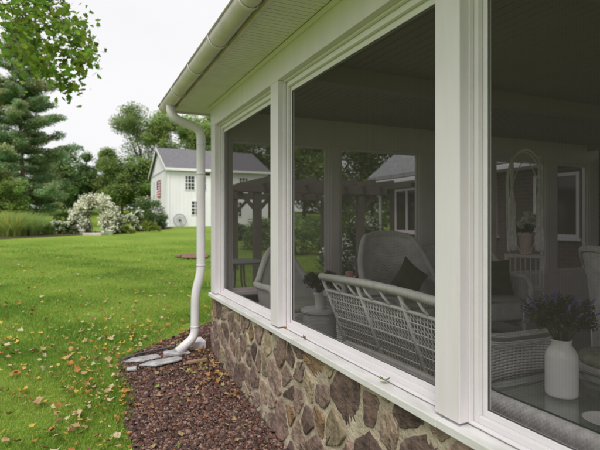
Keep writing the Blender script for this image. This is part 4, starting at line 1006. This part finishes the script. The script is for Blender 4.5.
def pillow(name, label, loc, rot, s, m):
    b = MB()
    for sg in (1, -1): b.grid(lambda u, v: ((u-.5)*s*(1-.10*math.sin(PI*v)), sg*.075*(math.sin(PI*u)*math.sin(PI*v))**.45*(1 if sg > 0 else 1), (v-.5)*s*(1-.10*math.sin(PI*u))), 16, 16)
    o = single(name, b, m, label, 'pillow', origin=(0,0,0)); o.location = loc; o.rotation_euler = rot; return o
pillow('throw_pillow', 'dark green pillow leaning on its corner in the round-backed armchair', (3.27, 4.30, FL+.68), (math.radians(-12), math.radians(38), math.radians(-8)), .36, M['greenfab'])
pillow('throw_pillow', 'square dark green cushion standing in the wicker loveseat', (4.36, 4.14, FL+.66), (math.radians(-14), 0, math.radians(-10)), .42, M['greenfab'])

# near wicker settee with its open lattice back to the screen
st = thing('wicker_settee', 'white wicker settee with an open diamond lattice back just inside the middle screen', 'settee', (2.2, 2.75, FL))
y0, y1 = 2.02, 3.58
def bk(v, y): return (2.05-.23*v+.04*math.sin(PI*(y-y0)/(y1-y0)), y, .48+.56*v)      # v 0..1 up the raked back
N = 130
b = MB(); b.tube([Vector(bk(1.0, y0+(y1-y0)*k/N))+Vector((0,0,.012*math.sin(PI*k/N))) for k in range(N+1)], .026, 12, ripple=.22); part('top_rail', b, M['rod'], st)
b = MB()
for v, r_ in ((.80,.013),(.0,.016),(.40,.008)): b.tube([bk(v, y0+(y1-y0)*k/24) for k in range(25)], r_, 8)
for yy_ in (y0+.01, y0+.53, y0+1.05, y1-.02): b.tube([bk(-.1, yy_), bk(.5, yy_), bk(1.0, yy_)], .015, 8)
part('back_frame', b, M['rod'], st)
b = MB(); pitch = .036; k = -12
wtot = y1-y0; hh = .50
while k*pitch < wtot+.6:
    for sg in (1, -1):
        pts = []
        for q in range(25):
            v = q/24*.80; yy_ = y0+k*pitch+(v*.56*.46 if sg > 0 else (.80*.56*.46-v*.56*.46))
            if y0+.01 < yy_ < y1-.01:
                p_ = Vector(bk(v, yy_)); p_.x += .003*sg; pts.append(p_)
        if len(pts) > 1: b.tube([pts[0], pts[len(pts)//2], pts[-1]] if len(pts) > 2 else pts, .0036, 5)
    k += 1
for v in (.12,.26,.54,.67):
    b.tube([Vector(bk(v, y0+(y1-y0)*q/100))+Vector((.006*(-1)**q,0,0)) for q in range(101)], .0055, 6)
part('lattice', b, M['rod'], st)
b = MB(); k = 0
while y0+.10+k*.21 < y1-.08:
    yc = y0+.10+k*.21
    b.tube([Vector(bk(.82, yc-.035)), Vector(bk(.90, yc))+Vector((-.008,0,0)), Vector(bk(.97, yc+.03))], .011, 8)
    k += 1
part('scrollwork', b, M['rod'], st)
for ya in (y0, y1):
    def fa(u, v):
        return (1.98+.62*u, ya+(.03 if ya == y1 else -.03)*v, FL+.10+(.52-.02*u+.03*math.sin(PI*u))*v)
    b = MB(); b.grid(fa, 30, 20, uvs=(.6,.52)); arm = part('arm', b, M['wickeropen'], st, solid=.01)
    sgn = 1 if ya == y1 else -1
    path = [bk(.78, ya), (1.98, ya, .86), (2.1, ya+sgn*.03, .835), (2.3, ya+sgn*.04, .835), (2.5, ya+sgn*.04, .835), (2.6, ya+sgn*.03, .81), (2.645, ya+sgn*.02, .74), (2.64, ya, .6), (2.62, ya, .4), (2.62, ya, FL)]
    dn = smooth_path(path, .05, 6); b = MB(); b.tube(dn, .042, 12); part('arm_roll', b, M['wicker'], arm)
b = MB(); b.box(2.04, 2.60, y0+.03, y1-.03, .44, .50); part('seat', b, M['wicker'], st, bevel=.01)
b = MB(); b.box(2.08, 2.63, y0+.05, y1-.05, .502, .61); part('seat_cushion', b, M['creamfab'], st, bevel=.03)
b = MB(); b.grid(lambda u, v: (2.615, y0+.03+(y1-y0-.06)*u, .28+.19*v), 30, 6, uvs=(1.5,.2)); part('front_apron', b, M['wicker'], st, solid=.012)
b = MB(); b.grid(lambda u, v: (2.055, y0+.03+(y1-y0-.06)*u, .26+.22*v), 30, 6, uvs=(1.5,.2)); part('rear_apron', b, M['wicker'], st, solid=.012)
for yy_ in (y0+.02, y1-.02):
    b = MB(); b.tube([(2.06, yy_, FL), (2.05, yy_, .48)], .02, 10); part('leg', b, M['rod'], st)
    b = MB(); b.tube([(2.60, yy_, FL), (2.60, yy_, .44)], .02, 10); part('leg', b, M['rod'], st)

# glass-topped wicker coffee table, nearest the camera
ct = thing('wicker_coffee_table', 'low wicker table with a glass top and thick woven rim behind the nearest screen', 'table', (2.25, 1.2, FL))
TX0, TX1, TY0, TY1, RC = 1.90, 2.60, .42, 1.93, .13
def rrect(s, off=0):
    # rounded rectangle, s in metres along it
    a, c = TX1-TX0-2*RC, TY1-TY0-2*RC; q = PI/2*RC; segs = [a, q, c, q, a, q, c, q]
    k = 0; s = s % sum(segs)
    while s > segs[k]: s -= segs[k]; k += 1
    cxs = [(TX0+RC, TY0), None, (TX1, TY0+RC), None, (TX1-RC, TY1), None, (TX0, TY1-RC), None]
    if k == 0: p, n_ = (TX0+RC+s, TY0), (0,-1)
    elif k == 2: p, n_ = (TX1, TY0+RC+s), (1,0)
    elif k == 4: p, n_ = (TX1-RC-s, TY1), (0,1)
    elif k == 6: p, n_ = (TX0, TY1-RC-s), (-1,0)
    else:
        cc = {1:(TX1-RC,TY0+RC,-PI/2),3:(TX1-RC,TY1-RC,0),5:(TX0+RC,TY1-RC,PI/2),7:(TX0+RC,TY0+RC,PI)}[k]
        a_ = cc[2]+s/RC; n_ = (math.cos(a_), math.sin(a_)); p = (cc[0]+RC*n_[0], cc[1]+RC*n_[1])
    return p[0]+n_[0]*off, p[1]+n_[1]*off, n_
PERI = 2*(TX1-TX0-2*RC)+2*(TY1-TY0-2*RC)+2*PI*RC
prof = [(-.035,.615),(-.032,.630)]+[(-.004+.044*math.sin(a), .598+.044*math.cos(a)) for a in [PI*k/12 for k in range(-1, 7)]]
z_ = .586
while z_ > FL+.02: prof.append((.040-.035*((.586-z_)/.38)**.8, z_)); z_ -= .0105
nu = int(PERI/.0062); nu += nu % 2
b = MB()
vs = []
for i in range(nu):
    for j, (o_, z) in enumerate(prof):
        x, y, n_ = rrect(i*PERI/nu)
        if j < 2: d = 0
        elif j < 10: d = .006*math.cos(PI*i/2)*(-1)**j
        else: d = .0075*math.cos(PI*i/2)*(-1)**(j)
        x, y, n_ = rrect(i*PERI/nu, o_+d); vs.append((x, y, z))
np_ = len(prof)
b.add(vs, [(i*np_+j, i*np_+j+1, ((i+1) % nu)*np_+j+1, ((i+1) % nu)*np_+j) for i in range(nu) for j in range(np_-1)], 0, True)
M['nearwicker'] = mat('pale_grey_wicker', (.84,.82,.81), .55, var=.22, vscale=30)
part('woven_body', b, M['nearwicker'], ct)
b = MB(); n = 120; ring = [rrect(i*PERI/n, -.012)[:2] for i in range(n)]
b.add([(x, y, .641) for x, y in ring]+[(x, y, .649) for x, y in ring], [tuple(range(n))[::-1], tuple(range(n, 2*n))]+[(i, (i+1) % n, n+(i+1) % n, n+i) for i in range(n)]); part('glass_top', b, M['glass'], ct)
b = MB(); b.tube([(x, y, .645) for x, y in [rrect(i*PERI/160, -.0085)[:2] for i in range(160)]], .0042, 6, closed=True); part('glass_edge', b, mat('dark_glass_edge', (.02,.035,.03), .15), ct)
b = MB(); b.grid(lambda u, v: (TX0+.03+(TX1-TX0-.06)*u, TY0+.03+(TY1-TY0-.06)*v, .60), 20, 30, uvs=(.64,1.45)); part('woven_top', b, mat('pale_woven_top', (.62,.61,.58), .8, var=.2, vscale=40), ct)

cv = thing('milk_can_vase', 'white enamel milk can vase on the glass-topped wicker table', 'vase', (2.15, 1.63, .649))
b = MB(); b.lathe([(.0,0),(.068,0),(.073,.006),(.074,.02),(.074,.188),(.072,.200),(.062,.222),(.050,.238),(.044,.246),(.044,.262),(.049,.272),(.046,.272),(.040,.262),(.040,.24),(.03,.2)], (2.15,1.63,.650), 40); part('body', b, M['enamel'], cv)
r = random.Random(4)
bq = thing('lavender_bouquet', 'bunch of purple lavender and grey-green sprigs in the milk can vase', 'bouquet', (2.15, 1.63, .93))
b = MB(); sp_ = MB(); lf = []
for i in range(70):
    a = r.uniform(0, 2*PI); q = r.uniform(.02, .17); h = r.uniform(.10, .20)*(1.15-q*2); ex = Vector((2.15+math.cos(a)*q, 1.63+math.sin(a)*q, .92+h)); s0 = Vector((2.15+math.cos(a)*.02, 1.63+math.sin(a)*.02, .90))
    m_ = s0.lerp(ex, .5)+Vector((0,0,.03)); b.tube([s0, m_, ex], .0016, 4)
    for _ in range(8): c = m_.lerp(ex, r.random()); lf.append((c.x+r.gauss(0,.012), c.y+r.gauss(0,.012), c.z+r.gauss(0,.01)))
    if i % 2 == 0:
        d = (ex-m_).normalized()
        for k in range(7):
            c = ex+d*(k*.007)
            for j in range(4): aa = j*PI/2+k; o_ = c+Vector((math.cos(aa)*.006, math.sin(aa)*.006, 0)); sp_.tube([c, o_+d*.006], [.004,.002], 4)
part('stems', b, mat('green_stem', (.08,.12,.05), .8), bq); part('leaves', offset_mesh(leaf_mesh('leaves', lf, .024, 14, .022, (.11,.14,.08), M['leaf'], asp=2.5), bq.location), None, bq); part('blossoms', sp_, mat('lavender', (.20,.15,.38), .8, var=.3, vscale=60), bq)
b = MB(); b.lathe([(.0,0),(.05,0),(.085,.008),(.09,.012),(.084,.011),(.05,.004),(0,.004)], (2.03, 1.33, .650), 32); single('glass_saucer', b, M['enamel'], 'round saucer on the glass table top at the lower right', 'saucer', origin=(2.03,1.33,.65))
p = at(600, 221, 2.45); b = MB(); b.lathe([(.0,0),(.030,0),(.036,.005),(.040,.075),(.037,.075),(.033,.01),(0,.01)], (2.46, 1.30, .650), 24); single('white_cup', b, M['enamel'], 'small white cup at the right edge of the glass table', 'cup', origin=(2.46,1.3,.65))

# side table with potted fern, in front of the corner armchair
sd_ = thing('wicker_side_table', 'round wicker side table under the potted fern', 'table', (2.04, 4.02, FL))
sd_.scale = (.85, .85, .92)
b = MB(); b.lathe([(.0,.50),(.20,.50),(.215,.51),(.215,.53),(.20,.54),(0,.54)], (0,0,0), 28); part('tabletop', b, M['wicker'], sd_, local=True)
b = MB(); b.lathe([(.195,.50),(.19,.40),(.17,.18),(.19,.06)], (0,0,0), 28, cap=False); part('skirt', b, M['wicker'], sd_, local=True)
pt_ = thing('flower_pot', 'pale pot holding the dark fern on the side table', 'pot', (2.04, 4.02, FL+.497))
pt_.scale = (.75, .75, .85)
b = MB(); b.lathe([(.0,0),(.06,0),(.065,.01),(.075,.15),(.085,.155),(.085,.18),(.075,.18),(.07,.14),(0,.14)], (0,0,0), 24); part('pot', b, M['enamel'], pt_, local=True)
fr_ = thing('potted_fern', 'dark spiky potted fern behind the left end of the settee', 'plant', (2.04, 4.02, FL+.62))
b = MB(); lf = []
for i in range(26):
    a = r.uniform(0, 2*PI); l = r.uniform(.12,.22); hh = r.uniform(.04,.2); pts = [Vector((math.cos(a)*l*q, math.sin(a)*l*q, .03+hh*math.sin(q*2.2))) for q in (0,.3,.6,.85,1)]
    b.tube(pts, .0025, 4)
    for q in range(10): c = pts[1].lerp(pts[-1], q/9); lf.append((c.x, c.y, c.z+hh*.25*math.sin(PI*q/9)))
part('stems', b, mat('fern_stem', (.05,.07,.03), .8), fr_, local=True); part('fronds', leaf_mesh('fronds', lf, .025, 7, .04, (.035,.055,.025), M['leaf'], asp=2.6), None, fr_, local=True)

# small white table with red lantern
wt_ = thing('white_side_table', 'small white round table holding the red lantern between the armchairs', 'table', (2.82, 4.78, FL))
b = MB(); b.lathe([(.0,.62),(.30,.62),(.31,.63),(.31,.645),(.30,.655),(0,.655)], (0,0,0), 32); part('tabletop', b, M['inner'], wt_, local=True)
b = MB(); b.lathe([(.14,0),(.14,.03),(.04,.08),(.035,.5),(.08,.62)], (0,0,0), 20); part('pedestal', b, M['inner'], wt_, local=True)
ln = thing('candle_lantern', 'small dark lantern with a red candle on the white round table', 'lantern', (2.86, 4.70, FL+.655))
b = MB()
for sx in (-1,1):
    for sy in (-1,1): b.box(sx*.045-.004, sx*.045+.004, sy*.045-.004, sy*.045+.004, .0105, .15)
b.box(-.055,.055,-.055,.055,0,.010); b.add([(-.058,-.058,.151),(.058,-.058,.151),(.058,.058,.151),(-.058,.058,.151),(0,0,.20)], [(3,2,1,0),(0,1,4),(1,2,4),(2,3,4),(3,0,4)]); part('frame', b, M['iron'], ln, local=True)
b = MB(); b.lathe([(0,.011),(.03,.011),(.03,.10),(0,.10)], (0,0,0), 16); part('candle', b, M['red'], ln, local=True)
b = MB(); b.lathe([(0,0),(.04,0),(.045,.02),(.045,.09),(.03,.10),(0,.10)], (2.70,4.62,FL+.656), 18); single('pink_jar', b, mat('dull_pink_glaze',(.42,.20,.17),.4), 'dull pink jar beside the red lantern', 'jar', origin=(2.7,4.62,.85))

# hooped plant stand with draped sides, pot and white flowers
hs_ = thing('hooped_plant_stand', 'arched wicker plant stand with draped pale sides standing by the end wall', 'plant stand', (5.65, 4.86, FL), math.radians(-42))
hs_.scale = (.80, .9, 1.22)
b = MB()
for dy in (-.12, .12):
    b.tube([(-.25,dy,.72)]+[(-.27*math.cos(PI*k/14), dy, 1.52+.36*math.sin(PI*k/14)) for k in range(15)]+[(.25,dy,.72)], .012, 8)
b.tube([(.22*math.cos(2*PI*k/40), -.12, 1.22+.52*math.sin(2*PI*k/40)) for k in range(40)], .007, 6, closed=True)
part('hoop_frame', b, M['rod'], hs_, local=True)
b = MB(); b.box(-.30,.30,-.16,.16,.66,.69); b.box(-.30,.30,-.16,.16,.30,.325); part('shelf', b, M['inner'], hs_, local=True, bevel=.006)
for sx in (-1,1):
    for sy in (-1,1): b = MB(); b.tube([(sx*.28, sy*.14, 0),(sx*.28, sy*.14, .66)], .015, 8); part('leg', b, M['rod'], hs_, local=True)
for k in range(7):
    b = MB(); b.tube([(-.24+.08*k, -.15, .326),(-.24+.08*k, -.15, .659)], .008, 6); part('spindle', b, M['rod'], hs_, local=True)
for sx in (-1,1):
    def fd(u, v):
        zz_ = .74+1.08*v; wdt = .045+.022*math.sin(PI*v*1.3+1.2)+.008*math.sin(v*17)
        return (sx*(.215+wdt*(u-.5)*2*1.0), -.165+.02*math.sin(u*12), zz_)
    b = MB(); b.grid(fd, 14, 24, uvs=(.1,1)); part('drape', b, mat('pale_drape', (.82,.80,.78), .9, var=.2, vscale=20), hs_, local=True, solid=.004)
pp = thing('clay_pot', 'pinkish clay pot of white flowers on the hooped plant stand', 'pot', (5.66, 4.83, FL+.845))
b = MB(); b.lathe([(0,0),(.065,0),(.07,.01),(.10,.26),(.112,.265),(.112,.31),(.10,.31),(.09,.25),(0,.24)], (0,0,0), 26); part('pot', b, M['terra'], pp, local=True)
fw = thing('white_geraniums', 'white blooms with dark leaves growing in the pinkish clay pot', 'flowers', (5.66, 4.83, FL+1.09))
cs = [(r.gauss(0,.07), r.gauss(0,.06), .08+r.uniform(0,.12)) for _ in range(16)]
part('leaves', leaf_mesh('leaves', cs, .06, 30, .05, (.035,.06,.025), M['leaf']), None, fw, local=True)
part('blossoms', leaf_mesh('blossoms', [(-.07,-.05,.22),(.07,-.06,.25),(.0,-.04,.30),(-.11,-.03,.17),(.02,-.08,.20)], .065, 200, .05, (.88,.88,.84), M['petal'], hue=.02, cvar=.05, asp=1.1), None, fw, local=True)
b = MB()
for k in range(5): b.tube([(0,0,0),((-.07+.035*k), -.04, .22)], .004, 5)
part('stems', b, mat('geranium_stem', (.06,.1,.03), .8), fw, local=True)
# footstool behind the table
fst = thing('wicker_footstool', 'low wicker footstool with a green patterned cushion beyond the glass table', 'footstool', (3.25, 2.05, FL))
b = MB(); b.lathe([(.20,0),(.22,.02),(.23,.30),(.25,.33),(.24,.36),(0,.36)], (0,0,0), 30, cap=False); part('body', b, M['wicker'], fst, local=True)
b = MB(); b.lathe([(0,.361),(.22,.361),(.235,.39),(.22,.42),(.1,.435),(0,.437)], (0,0,0), 30); part('cushion', b, mat('green_plaid', (.20,.25,.14), .9, col2=(.42,.42,.34), vscale=18), fst, local=True)

# ------------------------------------------------------------------ fallen leaves
LM = {'yellow': mat('leaf_yellow', (.58,.42,.07), .7, var=.35, vscale=30, transl=.2), 'tan': mat('leaf_tan', (.36,.25,.12), .8, var=.3, vscale=30), 'pale': mat('leaf_pale_underside', (.46,.39,.24), .8, var=.2, vscale=30),
      'orange': mat('leaf_orange', (.42,.19,.05), .75, var=.4, vscale=30, transl=.15), 'brown': mat('leaf_brown', (.18,.09,.045), .85, var=.35, vscale=30), 'lime': mat('leaf_lime', (.30,.36,.10), .7, var=.3, vscale=30, transl=.2)}
variants = {}
for cname, m_ in LM.items():
    for k in range(3):
        vs, fs = star_leaf(r.choice((.35,.55,-.3)), k+hash(cname) % 1 + len(cname)); b = MB(); b.add(vs, fs, 0, True)
        st0, st1 = (0,-.08,0), (0.05,-.62,.06); b.tube([st0, st1], [.012,.008], 4)
        variants[cname, k] = b.mesh('fallen_leaf', m_)
words = {'yellow':'yellow','tan':'tan','pale':'pale','orange':'rusty orange','brown':'dark brown','lime':'greenish yellow'}
def put_leaf(x, y, z, cname, where, s=None, rot=None, label=None, group=True):
    o = bpy.data.objects.new('fallen_leaf', variants[cname, r.randrange(3)]); COL.objects.link(o)
    o.location = (x, y, z); s = s or r.uniform(.05,.085); o.scale = (s, s*r.uniform(.75,1.0), s)
    o.rotation_euler = rot or (r.gauss(0,.3), r.gauss(0,.3), r.uniform(0, 2*PI))
    lb = label or 'fallen %s maple leaf lying on %s' % (words[cname], where)
    tag(o, lb, 'leaf', None if label else lb)
cn = ['tan']*6+['pale']*3+['orange']*5+['yellow']*4+['lime']*2+['brown']*3
k = 0
while k < 205:
    z = math.sqrt(r.uniform(2.9**2, 9.5**2)) if r.random() < .45 else r.uniform(2.9, 5.6); c = (r.uniform(-.66, -.17) if r.random() < .3 else -.27-abs(r.gauss(0,.13)))*z
    x = c*CA+z*SA; y = -c*SA+z*CA
    if x > bed_left(y)-.02: continue
    put_leaf(x, y, G(x, y)+.046, r.choice(cn), 'the lawn'); k += 1
k = 0
while k < 80:
    y = r.uniform(2.9, 6.9) if k > 30 else r.gauss(5.2, .35); l = bed_left(y); x = r.uniform(l+.02, 1.33 if y < 5.4 else 2.0)
    if k <= 30: x = r.uniform(.9, 1.33)
    if .4 < x < 1.1 and 5.1 < y < 5.6: continue
    put_leaf(x, y, G(x, y)+.05, r.choice(['tan','orange','brown','pale','lime','orange','tan','lime','brown','tan']), 'the reddish gravel bed'); k += 1
# everything farther away: too many and too small to count
b = MB()
for _k in range(1150):
    z = r.uniform(7.5, 19) if _k < 260 else r.triangular(3.0, 8, 4.2); c = r.uniform(-.66, -.14)*z if _k < 560 else (-.26-abs(r.gauss(0,.11)))*z; x = c*CA+z*SA; y = -c*SA+z*CA
    if x > bed_left(y) and y < 7.2: continue
    if r.random() < (z-9)/11: continue
    if _k >= 520 and r.random() < .25: continue
    vs, fs = star_leaf(.4, r.randrange(9)); s = r.uniform(.06,.12) if _k < 520 else r.uniform(.03,.075); a = r.uniform(0, 2*PI); t1, t2 = r.gauss(0,.35), r.gauss(0,.35)
    R_ = Matrix.Rotation(a,3,'Z')@Matrix.Rotation(t1,3,'X')@Matrix.Rotation(t2,3,'Y')
    b.add([R_@(Vector(v)*s)+Vector((x, y, G(x,y)+.056)) for v in vs], fs, r.randrange(4), True)
tag(part('leaf_litter', b, [LM['tan'], LM['pale'], LM['yellow'], LM['orange']], None), 'scattered pale fallen leaves far out on the lawn', 'leaves', kind='stuff')
b = MB()
for _k in range(230):
    y = r.gauss(5.0, .5) if _k < 110 else r.uniform(2.8, 6.6); l = bed_left(y); x = 1.34-abs(r.gauss(0,.16)) if _k < 90 else r.uniform(l, 1.33)
    if .42 < x < 1.08 and 5.1 < y < 5.6: continue
    vs, fs = star_leaf(.5, r.randrange(9)); q_ = r.uniform(.03,.08); R_ = Matrix.Rotation(r.uniform(0,6.28),3,'Z')@Matrix.Rotation(r.gauss(0,.5),3,'X')@Matrix.Rotation(r.gauss(0,.5),3,'Y')
    b.add([R_@(Vector(v)*q_)+Vector((x, y, G(x,y)+.045)) for v in vs], fs, r.choice((0,0,2,3,3,4,4)), True)
tag(part('leaf_debris', b, [LM['tan'], LM['pale'], LM['lime'], LM['orange'], LM['brown']], None), 'dry brown leaf debris gathered along the foot of the stone wall', 'leaves', kind='stuff')
b = MB()
for _k in range(46):
    y = r.uniform(1.2, 5.8); vs, fs = star_leaf(.5, r.randrange(9)); q_ = r.uniform(.012,.032); R_ = Matrix.Rotation(r.uniform(0,6.28),3,'Z')@Matrix.Rotation(r.gauss(0,1),3,'X')
    b.add([R_@(Vector(v)*q_)+Vector((gx-gr+r.uniform(-.004,.02), y, gz+.014)) for v in vs], fs, r.choice((0,1,1)), True)
tag(part('gutter_debris', b, [LM['tan'], LM['brown']], None), 'bits of leaf litter caught along the outer lip of the gutter', 'leaves', kind='stuff')
# the three leaves on the sill
put_leaf(1.385, 2.02, .712, 'lime', '', s=.085, rot=(.3,.2,1.9), label='large curled green-brown leaf on the white sill below the lattice settee')
put_leaf(1.39, 2.98, .706, 'brown', '', s=.05, rot=(.5,.2,.4), label='small brown leaf on the sill, middle one of three')
put_leaf(1.39, 3.32, .706, 'orange', '', s=.05, rot=(.9,.1,2.4), label='small rusty leaf on the sill near the narrow white post')
